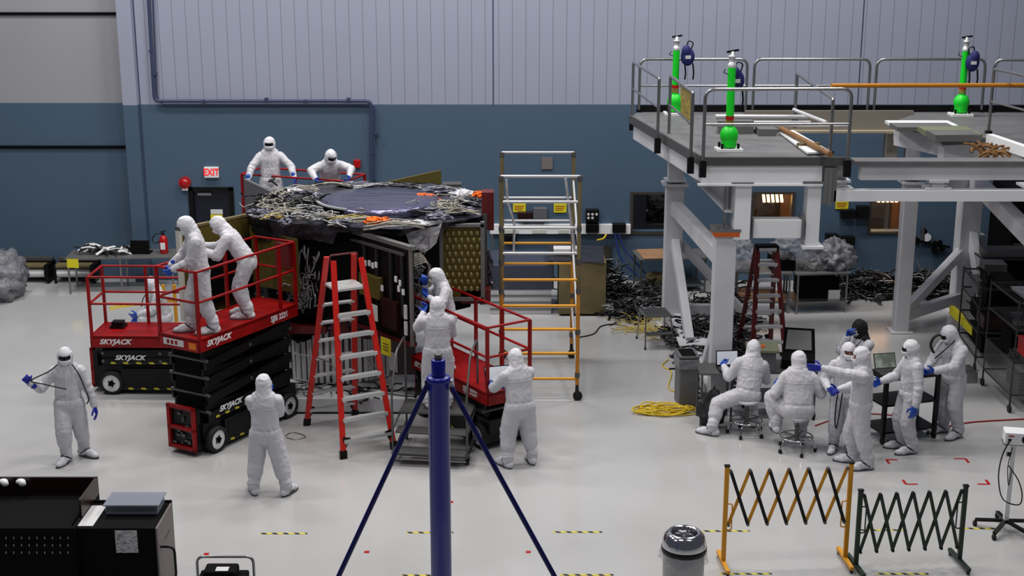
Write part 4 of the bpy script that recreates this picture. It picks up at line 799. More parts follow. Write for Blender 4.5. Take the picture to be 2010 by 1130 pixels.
# black cart with laptop
fa, fb = atz(1748, 872), atz(1842, 860); rz = math.atan2(fb.y-fa.y, fb.x-fa.x); L_ = (fb-fa).length+.12; cb_ = (fa+fb)/2+V((-math.sin(rz), math.cos(rz), 0))*.26+V((-.1, 0, 0)); hz = at(1748, 745, fa.y).z
t = thing('utility_cart', 'black three-shelf utility cart with a laptop, right of the group', 'cart', V((cb_.x, cb_.y, 0)), rz)
for z in (.2, .2+(hz-.2)*.52, hz): q = MB(); q.bb((-L_/2, -.28, z-.03), (L_/2, .28, z)); q.build('shelf', 'black', t, bevel=.005)
for sx in (-1, 1):
    for sy in (-1, 1):
        x, y = sx*(L_/2-.03), sy*.25; o = MB().bb((x-.03, y-.03, .12), (x+.03, y+.03, hz)).build('leg', 'black', t); q = MB(); q.cyl((x-.015, y, .055), (x+.015, y, .055), .055, n=14); q.bb((x-.025, y-.02, .06), (x+.025, y+.02, .13)); q.build('caster', 'rubber', o)
CARTH = hz; laptop('open silver laptop on the left end of the black utility cart', XF[t.name] @ V((-L_/2+.25, .02, hz)), rz+R(-6), .36, 112, 'screen2', 'dsteel')
# ---------------------------------------------------------------- white steel work platform (right)
DZ = 4.25
PF = thing('work_platform', 'large white steel work platform with grey deck and guardrails on tall columns', 'platform', (5.2, 24.5, 0))
def pq(pts, z=DZ): return [tuple(atz(x, y, z).xy) for x, y in pts]
left_poly = pq([(1240, 228), (1252, 220), (1462, 220), (1462, 240), (1530, 258), (1627, 307), (1668, 308), (1378, 308)])
back_poly = pq([(1462, 220), (1795, 220), (1795, 223), (1462, 223)])
right_poly = pq([(1795, 220), (2120, 220), (2160, 330), (2040, 304), (1938, 270), (1852, 274), (1836, 257), (1752, 239), (1795, 224)])
def inset(poly, d):
    c = V((sum(p[0] for p in poly)/len(poly), sum(p[1] for p in poly)/len(poly)))
    return [tuple(V(p)+(c-V(p)).normalized()*d) for p in poly]
for nm, po in (('left', left_poly), ('back', back_poly), ('right', right_poly)):
    MB().prism(po, DZ-.1, DZ).build('deck_panel', 'deck', PF, world=True)
    if nm != 'back': MB().prism(inset(po, .05), DZ-.42, DZ-.1).build('deck_frame', 'offwhite', PF, world=True)
MB().prism(left_poly[:1]+[left_poly[-1]]+[tuple(V(left_poly[-1])+V((-.03, -.03)))]+[tuple(V(left_poly[0])+V((-.04, 0)))], DZ-.13, DZ+.02).build('deck_fascia', 'fascia', PF, world=True)
yf = left_poly[-1][1]; xf0, xf1 = left_poly[-1][0], left_poly[-2][0]
q = MB(); q.bb((xf0-.02, yf-.05, DZ-.13), (xf1, yf+.02, DZ+.0)); q.build('deck_fascia', 'fascia', PF, world=True)
q = MB(); q.bb((xf0, yf-.02, DZ-.42), (xf1-.42, yf+.03, DZ-.13)); q.bb((xf0-.05, yf-.05, DZ-.45), (xf1-.4, yf+.06, DZ-.42)); q.build('front_beam', 'white', PF, world=True)
# far toe board and brown-grey channel across the opening
a = at(1462, 212, 27.0); b = at(1790, 255, 26.6); MB().bb((a.x-.15, 26.05, 3.97), (b.x-.15, 26.12, 4.33)).build('channel', 'channel', PF, world=True); MB().bb((a.x-.15, 25.9, 3.93), (b.x-.15, 26.12, 3.97)).build('channel_lip', 'tan2', PF, world=True)
MB().bb((at(1250, 219, 26.45).x, 26.45, DZ), (13.5, 26.49, DZ+.13)).build('toe_board', 'black', PF, world=True)
# front grey beam and lower white beam on the right
x0 = at(1690, 320, yf).x; x1 = 9.6; MB().bb((x0, yf-.02, DZ-.36), (x1, yf+.12, DZ-.14)).build('cross_beam', 'offwhite', PF, world=True)
MB().bb((x0-.1, yf-.06, DZ-.13), (x1, yf+.3, DZ-.06)).build('cross_beam_flange', 'deck', PF, world=True)
za, zb_ = at(1700, 394, yf).z, at(1700, 373, yf).z; MB().bb((at(1636, 380, yf).x, yf-.05, za), (x1, yf+.15, zb_)).build('lower_beam', 'white', PF, world=True)
for px in (1650, 1842): xx = at(px, 360, yf).x; q = MB(); q.bb((xx-.09, yf, zb_), (xx+.09, yf+.14, DZ-.36)); q.bb((xx-.2, yf-.04, zb_), (xx+.2, yf+.2, zb_+.04)); q.bb((xx-.15, yf-.04, DZ-.4), (xx+.15, yf+.2, DZ-.36)); q.build('connector', 'offwhite', PF, world=True)
xx = at(1628, 370, yf).x; q = MB(); q.bb((xx-.03, yf-.08, at(1628, 402, yf).z), (xx+.02, yf-.02, DZ-.2)); q.bb((xx-.1, yf-.05, at(1628, 398, yf).z), (xx+.1, yf, DZ-.16)); q.build('splice_plate', 'deck', PF, world=True)
# hanging frame
yh = yf+.0
def pxbox(px0, py0, px1, py1, y, d, name, mat='white', bevel=0):
    a = at(px0, py1, y); b = at(px1, py0, y); return MB().bb((a.x, y, a.z), (b.x, y+d, b.z)).build(name, mat, PF, world=True, bevel=bevel)
pxbox(1440, 361, 1476, 470, yh, .3, 'hanger'); pxbox(1580, 350, 1614, 484, yh, .3, 'hanger'); pxbox(1478, 432, 1579, 467, yh+.02, .26, 'hanger_cross_beam')
pxbox(1575, 484, 1617, 489, yh-.04, .36, 'hanger_foot'); pxbox(1436, 358, 1480, 363, yh-.03, .36, 'flange', 'deck'); pxbox(1576, 356, 1620, 361, yh-.03, .36, 'flange', 'deck'); pxbox(1573, 428, 1580, 470, yh-.03, .34, 'flange', 'deck'); pxbox(1476, 428, 1480, 468, yh-.02, .32, 'flange', 'steel')
# columns
def column(px, py, w_, top, y=None, cap=True):
    b = atz(px, py); q = MB(); q.bb((b.x-w_/2, b.y-w_/2, .02), (b.x+w_/2, b.y+w_/2, top)); o = q.build('column', 'offwhite', PF, world=True, bevel=.01)
    q = MB(); q.bb((b.x-w_/2-.08, b.y-w_/2-.08, 0), (b.x+w_/2+.08, b.y+w_/2+.08, .03)); q.build('base_plate', 'offwhite', o, world=True)
    if cap:
        q = MB(); q.bb((b.x-w_/2-.07, b.y-w_/2-.07, top), (b.x+w_/2+.07, b.y+w_/2+.07, top+.04)); q.bb((b.x-w_/2-.03, b.y-w_/2-.03, top+.08), (b.x+w_/2+.03, b.y+w_/2+.03, top+.11)); q.bb((b.x-w_*.4, b.y-w_*.4, top+.1), (b.x+w_*.4, b.y+w_*.4, DZ-.42)); q.build('cap', 'offwhite', o, world=True)
    return b
A = column(1409, 806, .33, 2.98, cap=False); B = column(1316, 640, .34, 2.85); C_ = column(1766, 650, .27, 2.95); D = column(1885, 612, .4, 2.95)
q = MB(); q.bb((A.x-.2, A.y-.2, 2.98), (A.x+.2, A.y+.2, 3.05)); q.build('orange_shim', 'orange', PF, world=True)
q = MB(); q.bb((A.x-.22, A.y-.2, 3.05), (A.x+.22, A.y+.2, 3.1))
for dx in (-.14, 0, .14): q.cyl((A.x+dx, A.y-.13, 3.1), (A.x+dx, A.y-.13, 3.15), .03, n=6)
q.build('cap_plate', 'steel', PF, world=True); q = MB(); q.cyl((A.x-.02, A.y, 3.1), (A.x-.02, A.y, 3.83), .022, n=10); q.cyl((A.x+.05, A.y+.05, 3.1), (A.x+.05, A.y+.05, 3.83), .018, n=10); q.build('jack_screws', 'steel', PF, world=True)
def ibeam(a, b, w_, h_, nm='beam', mat='offwhite'):
    q = MB(); a, b = V(a), V(b); q.beam(a, b, .03, h_-.02); up = V((0, 0, 1)); 
    for s_ in (-1, 1): q.beam(a+up*s_*(h_/2-.01), b+up*s_*(h_/2-.01), w_, .025)
    return q.build(nm, mat, PF, world=True)
ibeam((A.x+.1, yf+.1, DZ-.66), (B.x+.1, 26.4, DZ-.66), .26, .48, 'main_girder'); ibeam((A.x+.34, yf+.35, DZ-.6), (A.x+.34, 25.8, DZ-.6), .2, .3, 'floor_joist')
ibeam((D.x, 27.2, DZ-.6), (D.x+.1, 22, DZ-.6), .26, .36, 'main_girder')
for x in (): ibeam((x, 26.85, DZ-.6), (x, 24.6 if x < 6 else 25.2, DZ-.6), .26, .36, 'floor_joist', 'channel')
def brace(a, b, w_=.17, h_=.17): return MB().beam(a, b, w_, h_).build('brace', 'offwhite', PF, world=True, bevel=.006)
brace((B.x+.02, B.y-.1, 2.42), (A.x-.02, A.y+.15, 2.55), .2, .26)
brace((B.x+.05, B.y-.1, .2), (A.x-.03, A.y+.1, .2), .24, .22)
brace((B.x+.02, B.y-.15, 1.75), (B.x+.12, B.y-2.0, .32), .15, .2); brace((A.x-.03, A.y+.1, 1.6), (A.x-.03, A.y+1.5, .32), .12, .16)
q = MB(); q.bb((B.x-.1, B.y-2.35, .31), (B.x+.45, B.y-1.8, .335)); q.build('gusset_plate', 'offwhite', PF, world=True)
brace((B.x+.1, B.y, 1.75), (B.x+1.4, B.y-.3, .35), .14, .16); brace((B.x+.1, B.y, .35), (B.x+2.2, B.y, .35), .16, .2)
brace((C_.x, C_.y, .3), (D.x, D.y-.05, .35), .16, .2); brace((C_.x+.1, C_.y+.1, .38), (D.x-.12, D.y-.1, 1.3), .16, .18)
brace((D.x+.05, D.y-.1, 1.7), (D.x+.2, D.y-1.0, .1), .16, .2); brace((D.x, D.y-.1, 2.78), (D.x-.62, D.y-5.6, 2.66), .24, .28)
brace((C_.x, C_.y, 2.75), (D.x, D.y, 2.75), .2, .25)
q = MB(); q.beam(atz(1868, 607, .45), atz(1912, 650, .45), .09, .16); q.build('yellow_rail', 'yellow2', PF, world=True)
# guardrails
def guard(pa, pb, h=1.02, mid=True, mat='steel', nm='guardrail', foot=True, z=DZ, rad=.16):
    a = atz(*pa, z); b = atz(*pb, z); q = MB(); q.tube(rounded([a-V((0, 0, .12)), a+V((0, 0, h)), b+V((0, 0, h)), b-V((0, 0, .12))], rad, 6), .027, 10)
    if mid: q.cyl(a+V((0, 0, h*.5)), b+V((0, 0, h*.5)), .02, n=8)
    o = q.build(nm, mat, PF, world=True)
    for p in (a, b):
        g = MB(); g.bb(p+V((-.05, -.06, -.28)), p+V((.05, .06, -.02))) if foot else g.bb(p+V((-.05, -.05, 0)), p+V((.05, .05, .05))); g.build('socket', 'black', o, world=True)
guard((1241, 226), (1291, 268), .98, rad=.03); guard((1313, 262), (1356, 305), .98, rad=.03, mid=True); guard((1380, 312), (1664, 311), 1.07)
guard((1254, 220), (1463, 220), 1.0, foot=False); guard((1477, 220), (1702, 220), 1.0, foot=False); guard((1715, 220), (1926, 220), 1.0, foot=False); guard((1560, 238), (1629, 302), .86, foot=False, mid=False, rad=.03); guard((1940, 262), (2065, 300), 1.1, foot=False, rad=.05); guard((1944, 221), (2080, 224), 1.0, foot=False)
sa = at(1340, 165, 21.9); q = MB(); a_, b_ = at(1336, 168, 22.9), at(1356, 248, 21.9); q.slab([at(1337, 170, 22.7), at(1356, 180, 21.85), at(1356, 246, 21.85), at(1337, 226, 22.7)], .01); q.build('warning_board', 'yellow_old', PF, world=True)
MB().cyl(at(1632, 168, 22.6), at(2080, 167, 23.6), .036, n=12).build('orange_gate_tube', 'ocher', PF, world=True)
q = MB(); q.tube([at(1558, 215, 24.2), at(1622, 240, 22.6)], .03, 8); q.build('loose_tube', 'offwhite', PF, world=True)
for x0_, x1_ in ((1737, 1764), (1779, 1806)): pxbox(x0_, 262, x1_, 330, 26.2, .25, 'support_post', 'channel')
# clutter rails on the deck
for a, b, r_ in (((1404, 229, 24.6), (1585, 230, 24.9), .045), ((1408, 240, 24.2), (1590, 240, 24.5), .03), ((1398, 246, 23.4), (1670, 247, 22.4), .018)): MB().cyl(at(*a), at(*b), r_, n=10).build('deck_tube', 'alu', PF, world=True)
q = MB(); a = atz(1478, 262, DZ); q.bb((a.x-.6, a.y-.05, DZ), (a.x, a.y+.15, DZ+.22)); q.bb((a.x+.05, a.y-.3, DZ), (a.x+.35, a.y+.1, DZ+.12)); q.bb((a.x-.35, a.y+.1, DZ), (a.x+.6, a.y+.2, DZ+.06)); q.build('hinge_bracket', 'galv2', PF, world=True)
# white recess trough with the brown tube, right side of the left deck
q = MB(); q.slab([atz(1530, 262, DZ+.02), atz(1556, 258, DZ+.02), atz(1632, 301, DZ+.02), atz(1585, 303, DZ+.02)], .03); q.build('recess_plate', 'white', PF, world=True)
MB().cyl(atz(1533, 252, DZ+.1), atz(1630, 303, DZ+.1), .045, n=10).build('brown_tube', 'brown', PF, world=True)
for px in (1575, 1600): q = MB(); p_ = atz(px, 285, DZ+.05); q.box(p_, (.16, .1, .08), rz=.6); q.build('clamp', 'tan', PF, world=True)
# white box sides under the right deck edge and folded flaps
for x0_, y0_, x1_, y1_, yy in ((1757, 247, 1783, 276, 25.3), (1788, 256, 1826, 281, 25.1), (1845, 275, 1936, 303, 23.9)): pxbox(x0_, y0_, x1_, y1_, yy, .12, 'edge_box')
for k, (x0_, y0_, x1_, y1_) in enumerate(((1755, 236, 1860, 246), (1762, 243, 1858, 252), (1830, 252, 1895, 268), (1836, 262, 1905, 272))): a, b = atz(x0_, y1_, DZ+.05), atz(x1_, y0_, DZ+.05); q = MB(); q.bb((a.x, a.y, DZ), (b.x, b.y, DZ+.05+.02*k)); q.build('hinged_flap', ('white', 'galv2', 'sage', 'galv2')[k], PF, world=True)
q = MB(); q.beam(atz(1942, 272, DZ+.05), atz(2040, 306, DZ+.05), .12, .16); q.build('edge_beam', 'white', PF, world=True)
q = MB()
for k in range(26): p_ = atz(1905+random.uniform(0, 70), 298+random.uniform(-10, 8), DZ-.05); d = V((random.uniform(-.18, .18), random.uniform(-.1, .1), random.uniform(-.05, .12))); q.tube(smooth([p_-d, p_+V((0, 0, .06)), p_+d], 3), .02, 5)
q.build('rope_bundle', 'rope', PF, world=True, kind='stuff')
# green posts with blue lifelines
def gpost(label, px, py, h, tilt=0):
    b = atz(px, py, DZ); t = thing('anchor_post', label, 'post', b, R(tilt), 'green anchor posts'); q = MB(); q.bb((-.2, -.16, 0), (.2, .16, .05)); q.build('base_plate', 'white', t, bevel=.005)
    for sx in (-1, 1):
        for sy in (-1, 1): q = MB(); q.cyl((sx*.13, sy*.1, .05), (sx*.13, sy*.1, .13), .022, n=8); q.build('bolt', 'black', t)
    q = MB(); q.ell((0, 0, .25), (.15, .13, .16)); q.cyl((0, 0, .07), (0, 0, .2), .12, n=20); q.build('round_base', 'green', t)
    q = MB(); q.cyl((0, 0, .3), (0, 0, h), .062, n=20); q.build('tube', 'green', t); q = MB(); q.cyl((0, 0, .42), (0, 0, .5), .066, n=20); q.build('warning_label', 'yellow_old', t); q = MB(); q.cyl((0, 0, .5), (0, 0, .56), .067, n=20); q.build('red_label', 'tbox', t)
    q = MB(); q.lathe([(.064, h), (.068, h+.06), (.05, h+.07), (.05, h+.15), (.07, h+.16), (.07, h+.18), (.03, h+.2), (.03, h+.25), (0, h+.25)], n=20); q.build('collar', 'alu', t)
    q = MB(); q.beam((-.09, 0, h+.24), (.1, 0, h+.27), .04, .03); q.tube([(-.1, .02, h-.03+.04*0), (-.13, 0, h-.08), (-.07, -.04, h-.1)], .009, 6); q.build('eye_bolt', 'black', t); return t, b, h
def lifeline(label, p, side):
    t = thing('retractable_lifeline', label, 'lifeline', p, 0); q = MB(); q.ell((0, 0, 0), (.13, .075, .17)); q.ell((.03*side, -.02, .1), (.09, .07, .12)); q.build('housing', 'navy', t)
    q = MB(); q.tube(rounded([(-side*.05, 0, .1), (-side*.1, 0, .26), (0, 0, .3), (side*.04, 0, .12)], .04), .012, 6); q.build('carabiner', 'black', t)
    for dx in (-.05, .1): q = MB(); q.tube([(dx, 0, -.12), (dx+.02, 0, -.3), (dx+.01, 0, -.42)], .016, 6); q.build('strap', 'black', t)
    q = MB(); q.bb((-.05, -.085, -.03), (.05, -.07, .03)); q.build('label_plate', 'paper', t)
t1, b1_, h1 = gpost('green anchor post at the rear left of the deck, blue lifeline on its right side', 1324, 225, 1.2); lifeline('blue retractable lifeline hanging from the rear left green post', b1_+V((.21, -.02, 1.08)), -1)
t2, b2_, h2 = gpost('green anchor post at the front of the deck, nearest the camera', 1430, 296, 1.32, 5); lifeline('blue retractable lifeline mostly hidden behind the front green post', b2_+V((.1, .14, 1.1)), -1)
t3, b3_, h3 = gpost('green anchor post at the right rear of the deck beyond the orange tube', 1885, 227, 1.2); lifeline('blue and grey retractable lifeline hanging on the right rear green post', b3_+V((.1, -.13, 1.0)), 1)
# ---------------------------------------------------------------- spacecraft and its turntable
SC = thing('spacecraft', 'large foil-covered spacecraft structure with open panels on a ribbed drum', 'spacecraft', (-2.6, 23.3, 0))
MB().bb((-4.0, 21.45, 0), (-1.2, 25.2, .26)).build('plinth', 'offwhite', SC, world=True, bevel=.01)
MB().bb((-4.0, 21.44, .0), (-1.2, 21.45, .03)).build('plinth_skirt', 'black', SC, world=True)
dc = V((-2.98, 23.25, 0)); Rr = 1.1
MB().lathe([(Rr-.03, .27), (Rr-.03, 1.22), (.8, 1.24), (.8, .27)], dc, 64).build('drum', 'galv2', SC, world=True)
for k in range(64):
    a = 2*PI*k/64
    if math.sin(a) < .35: p = dc+V((Rr*math.cos(a), Rr*math.sin(a), 0)); MB().box(p+V((0, 0, .74)), (.035, .062, .92), rz=a).build('louvre', 'cream2', SC, world=True)
for a0 in (203, 233, 300):
    q = MB(); n_ = 6
    for k in range(n_+1):
        a = R(a0+k*3.0); p = dc+V((math.cos(a), math.sin(a), 0))*(Rr+.05); q.box(p+V((0, 0, .76)), (.012, .014, .9), rz=a)
        if k < n_:
            a2 = R(a0+k*3.0+3); p2 = dc+V((math.cos(a2), math.sin(a2), 0))*(Rr+.05)
            for z in (.31, .76, 1.21): q.beam(p+V((0, 0, z)), p2+V((0, 0, z)), .012, .02)
    q.build('white_grille', 'white', SC, world=True)
MB().lathe([(Rr-.05, 1.22), (Rr+.02, 1.24), (Rr+.02, 1.28), (.85, 1.3), (.82, 1.52), (.6, 1.54)], dc, 48).build('upper_ring', 'offwhite', SC, world=True)
ZT = 3.1
top_px = [(487, 414), (520, 392), (560, 372), (640, 358), (850, 361), (925, 378), (952, 396), (946, 426), (870, 440), (790, 452), (672, 447), (580, 440), (497, 430)]
tp = [atz(x, y, ZT) for x, y in top_px]; cen = V((sum(p.x for p in tp)/len(tp), sum(p.y for p in tp)/len(tp), 0))
body = [tuple((p+(cen-p)*.1).xy) for p in tp]
MB().prism(body, 1.55, ZT-.12).build('core_body', 'black2', SC, world=True)
# wrinkled top cover and draped skirt
n_ = len(tp); per = []
for i in range(n_):
    for k in range(8): per.append(tp[i].lerp(tp[(i+1) % n_], k/8))
def topfn(u, v):
    i = int(round(u*len(per))) % len(per); p = per[i]; q = V((cen.x, cen.y, ZT)).lerp(p, 1-v) if v > 0 else p.copy(); q.z = ZT+.10*(1-(1-v)**2)+noise.noise(q*5)*.035+noise.noise(q*13)*.02; return q
MB().sheet(topfn, len(per), 16, closed_u=True).build('top_cover', 'foil', SC, world=True)
def skfn(u, v):
    i = int(round(u*len(per))) % len(per); p = per[i]; d = (V((p.x, p.y, 0))-V((cen.x, cen.y, 0))).normalized(); z = ZT-v*((.3 if not 53 < i < 82 else .07)+.05*math.sin(i*.35)+.05*noise.noise(V((i*.3, 0, 0))))
    return V((p.x, p.y, z+.02*(1-v)))+d*(.02+.06*noise.noise(V((p.x*5, p.y*5, v*3)))-.05*v)
MB().sheet(skfn, len(per), 6, closed_u=True).build('foil_skirt', 'foild', SC, world=True)
# central drum dome with violet film and dark rim segment
dm = atz(742, 398, ZT+.12)
MB().lathe([(1.02, .0), (1.02, .11), (.98, .135), (.6, .155), (0, .16)], (dm.x, dm.y, ZT+.06), 56).build('film_disc', 'film', SC, world=True)
q = MB()
for k in range(26): a = R(178+k*2.5); q.box(V((dm.x+1.02*math.cos(a), dm.y+1.02*math.sin(a), ZT+.12)), (.03, .06, .14), rz=a)
q.build('black_rim', 'black2', SC, world=True); q = MB()
for k in range(40): a = R(178+k*1.7); q.box(V((dm.x+1.01*math.cos(a), dm.y+1.01*math.sin(a), ZT+.2)), (.05, .02, .03), rz=a)
q.build('zigzag_edge', 'alu', SC, world=True)
# cable bundles on the top
def tangle(parent, name, mat, px, py, spx, spy, n, r, z0, ln=.35, h=.12, curl=1.0, flow=None):
    q = MB(); rnd = random.Random(hash((px, py)) % 999 if False else int(px*7+py))
    for k in range(n):
        p = atz(px+rnd.gauss(0, spx), py+rnd.gauss(0, spy), z0); a = rnd.uniform(0, 2*PI) if flow is None else flow+rnd.gauss(0, .35); pts = []; z = rnd.uniform(.0, h)
        for j in range(6): pts.append(p+V((0, 0, z))); a += rnd.gauss(0, 1.25*curl); p = p+V((math.cos(a), math.sin(a)*.8, 0))*ln/4; z = max(0, z+rnd.gauss(0, .03))
        q.tube(smooth(pts, 3), r, 5, caps=False)
    return q.build(name, mat, parent, world=True, kind='stuff')
def skein(mat, px, py, ang, ln, n, r, arc=.5, z=.12, w_=.05, seed=1):
    q = MB(); rnd = random.Random(seed+int(px)); c = atz(px, py, ZT+z)
    for k in range(n):
        o_ = rnd.gauss(0, w_); oz = abs(rnd.gauss(0, .03)); pts = []
        for j in range(7):
            t_ = j/6-.5; a = ang+arc*t_*2; pts.append(c+V((math.cos(ang)*t_*ln, math.sin(ang)*t_*ln, oz-.05*abs(t_)*2))+V((-math.sin(a), math.cos(a), 0))*(o_+arc*.22*(1-4*t_*t_)*ln)+V((rnd.gauss(0, .012), rnd.gauss(0, .012), rnd.gauss(0, .01))))
        q.tube(smooth(pts, 2), r, 5, caps=False)
    return q.build('cable_skein', mat, SC, world=True, kind='stuff')
for i, (mt, px, py, an, ln, n_s, arc) in enumerate((('wcable', 588, 371, .2, .6, 16, .4), ('wcable', 560, 380, .5, .5, 14, -.4), ('wcable', 533, 395, .3, .5, 14, .5), ('scable', 550, 402, -.3, .55, 14, .4), ('wcable', 560, 415, .1, .6, 12, -.5), ('ycable2', 535, 424, .4, .35, 7, .6), ('wcable', 522, 410, .9, .3, 8, .5), ('scable', 600, 412, -.1, .8, 12, .6), ('wcable', 640, 428, -.2, .9, 7, .7),
    ('wcable', 715, 434, .05, 1.1, 9, .25), ('wcable', 775, 441, .1, .9, 9, .2), ('ycable2', 690, 430, -.1, .7, 5, .3), ('wcable', 870, 402, .5, .5, 10, .6), ('scable', 900, 396, -.2, .6, 10, .5), ('wcable', 905, 414, 0, .55, 8, .5), ('kcable', 800, 418, .2, .8, 10, .3), ('kcable', 590, 395, .3, .6, 10, .4), ('wcable', 650, 362, 0, .7, 9, .4), ('scable', 760, 364, 0, 1.2, 10, .2), ('scable', 870, 372, -.3, .9, 10, .3), ('kcable', 700, 419, 0, 1.0, 8, .2))):
    skein(mt, px, py, an, ln, n_s, .0095 if mt != 'ycable2' else .007, arc, seed=i)
tangle(SC, 'white_cable_bundle', 'wcable', 550, 400, 20, 9, 22, .009, ZT+.14, .3, .1); tangle(SC, 'white_cable_bundle', 'wcable', 880, 408, 22, 7, 20, .008, ZT+.13, .3, .1); tangle(SC, 'black_cable_bundle', 'kcable', 570, 405, 34, 12, 60, .016, ZT+.08, .4, .1); tangle(SC, 'silver_cable_bundle', 'scable', 620, 425, 50, 6, 34, .014, ZT+.09, .35, .08)
def crumple(parent, name, mat, c, r, amp=.3, sq=.5, seed=0, n=22, world=True, sm=False, **kw):
    def fn(u, v):
        th, ph = u*2*PI, v*PI; d = V((math.sin(ph)*math.cos(th), math.sin(ph)*math.sin(th), math.cos(ph))); k = 1+amp*noise.noise(d*2.6+V((seed, 0, 0)))+amp*.7*noise.noise(d*6+V((0, seed, 0)))+(.22*(.5-abs(noise.noise(d*5+V((seed, 3, 0))))*2) if sm else 0); return V(c)+V((d.x*r[0]*k, d.y*r[1]*k, d.z*r[2]*k))
    q = MB().sheet(fn, n, n//2, closed_u=True); q.s = [sm]*len(q.s); return q.build(name, mat, parent, world=world, **kw)
for i, (x, y, rx, ry, rz_) in enumerate(((832, 388, .22, .12, .07), (742, 434, .2, .1, .06), (945, 382, .14, .1, .06))): crumple(SC, 'orange_film', 'copper', atz(x, y, ZT+.14), (rx, ry, rz_), .5, seed=i*3)
for i, (x, y, rx, ry, rz_, mm) in enumerate(((908, 382, .24, .16, .08, 'quilt'), (690, 410, .16, .1, .07, 'quilt'), (725, 412, .12, .08, .07, 'white'), (600, 385, .3, .2, .08, 'foil'), (520, 418, .16, .1, .06, 'foil'), (560, 436, .1, .08, .07, 'foil'), (770, 415, .2, .12, .08, 'black2'), (900, 412, .25, .12, .06, 'foil'), (640, 428, .3, .12, .04, 'foild'), (548, 395, .22, .16, .1, 'foil'), (575, 380, .2, .14, .1, 'quilt'), (530, 408, .18, .12, .07, 'foild'), (672, 436, .2, .1, .05, 'foil'), (850, 375, .3, .14, .07, 'foil'), (700, 362, .4, .1, .06, 'foil'), (790, 366, .35, .1, .06, 'foild'), (860, 425, .2, .1, .06, 'foil'), (815, 438, .22, .1, .05, 'quilt'), (640, 412, .3, .1, .07, 'foil'), (700, 418, .35, .1, .07, 'foild'), (760, 420, .3, .1, .08, 'foil'), (830, 412, .3, .12, .08, 'foil'), (610, 402, .2, .1, .07, 'foild'), (505, 415, .2, .1, .05, 'foil'), (925, 395, .2, .14, .06, 'foild'))): crumple(SC, 'foil_bundle', mm, atz(x, y, ZT+.1), (rx, ry, rz_), .45, seed=i*5+2)
# front-right: dotted blanket and bay
def facing(px0, py0, px1, py1, y): a = at(px0, py1, y); b = at(px1, py0, y); return a, b
def fq(px0, py0, px1, py1, y, d, name, mat, bevel=0, **kw): a, b = facing(px0, py0, px1, py1, y); return MB().bb((a.x, y, a.z), (b.x, y+d, b.z)).build(name, mat, SC, world=True, bevel=bevel, **kw)
a, b = facing(790, 436, 868, 490, 21.55)
MB().sheet(lambda u, v: V((a.x+(b.x-a.x)*u*(1-.35*v)+.12*v, 21.5+.22*u+.04*noise.noise(V((u*5, v*5, 2))), b.z+(a.z-b.z)*v*(.8+.3*math.sin(u*3)))), 16, 14).build('dotted_blanket', 'quiltd', SC, world=True)
yb_ = 21.95
fq(864, 440, 950, 590, yb_+.08, .7, 'equipment_bay', 'black2')
for z_ in ((864, 440, 950, 446), (864, 584, 950, 591), (864, 440, 869, 590), (944, 436, 951, 591)): fq(*z_, yb_, .1, 'bay_frame', 'galv2')
fq(870, 447, 944, 584, yb_+.05, .03, 'stud_panel', 'olive2')
q = MB()
for r_ in range(9):
    for c_i in range(6):
        p_ = at(877+c_i*12+(r_ % 2)*5, 458+r_*13.6, yb_+.03); q.ell(p_, (.032, .02, .045), n=8, k=6)
q.build('studs', 'studm', SC, world=True, kind='stuff')
fq(800, 470, 862, 610, 22.0, .4, 'dark_bay', 'black2')
for i, (x, y) in enumerate(((834, 466), (846, 477), (826, 486), (838, 500), (849, 512), (836, 528), (824, 540), (846, 545), (833, 555), (851, 465))): 
    q = MB(); p_ = at(x, y, 21.96); q.box(p_, (.05, .01, .14), M3=Matrix.Rotation(.5 if i % 2 else -.5, 3, 'Y')); q.build('white_tab', 'quilt', SC, world=True)
for i in range(4): MB().tube([at(758+i*18, 456, 21.7), at(770+i*14+(i % 2)*14, 500, 21.7)], .014, 6).build('lattice_strut', 'black', SC, world=True)
fq(745, 456, 812, 520, 21.75, .3, 'grey_panel', 'galv2')
fq(946, 378, 969, 452, 22.35, .3, 'red_bracket', 'dred'); fq(905, 570, 962, 596, 22.0, .5, 'red_bracket', 'dred'); fq(948, 420, 956, 575, 22.3, .15, 'side_tube', 'dsteel')
crumple(SC, 'foil_bundle', 'foil', at(957, 520, 22.4), (.09, .1, .2), .4, seed=33); crumple(SC, 'foil_bundle', 'foil', at(962, 555, 22.4), (.08, .1, .12), .4, seed=34)
# harness hanging on the dark sides
q = MB(); rnd = random.Random(5)
for k in range(46):
    x = 596+rnd.uniform(0, 70); p = at(x, 465+rnd.uniform(0, 40), 21.95); pts = [p]
    for j in range(4): p = p+V((rnd.gauss(0, .06), rnd.uniform(-.05, .01), -rnd.uniform(.1, .3))); p.y = 21.9+rnd.uniform(-.08, .05); pts.append(p.copy())
    q.tube(smooth(pts, 3), rnd.choice((.012, .02, .03)), 5, caps=False)
q.build('hanging_harness', 'scable', SC, world=True, kind='stuff')
q = MB()
for k in range(60):
    p = at(600+rnd.gauss(0, 16), 575+rnd.gauss(0, 16), 21.9); pts = [p]
    for j in range(4): p = p+V((rnd.gauss(0, .09), rnd.gauss(0, .04), rnd.gauss(0, .07))); pts.append(p.copy())
    q.tube(smooth(pts, 3), .01, 5, caps=False)
q.build('cable_nest', 'scable', SC, world=True, kind='stuff')
q = MB()
for k in range(50):
    p = at(818+rnd.gauss(0, 9), 545+rnd.gauss(0, 34), 21.6); pts = [p]
    for j in range(4): p = p+V((rnd.gauss(0, .08), rnd.gauss(0, .04), rnd.gauss(-.03, .1))); pts.append(p.copy())
    q.tube(smooth(pts, 3), rnd.choice((.009, .014)), 5, caps=False)
q.build('cable_nest', 'scable', SC, world=True, kind='stuff')
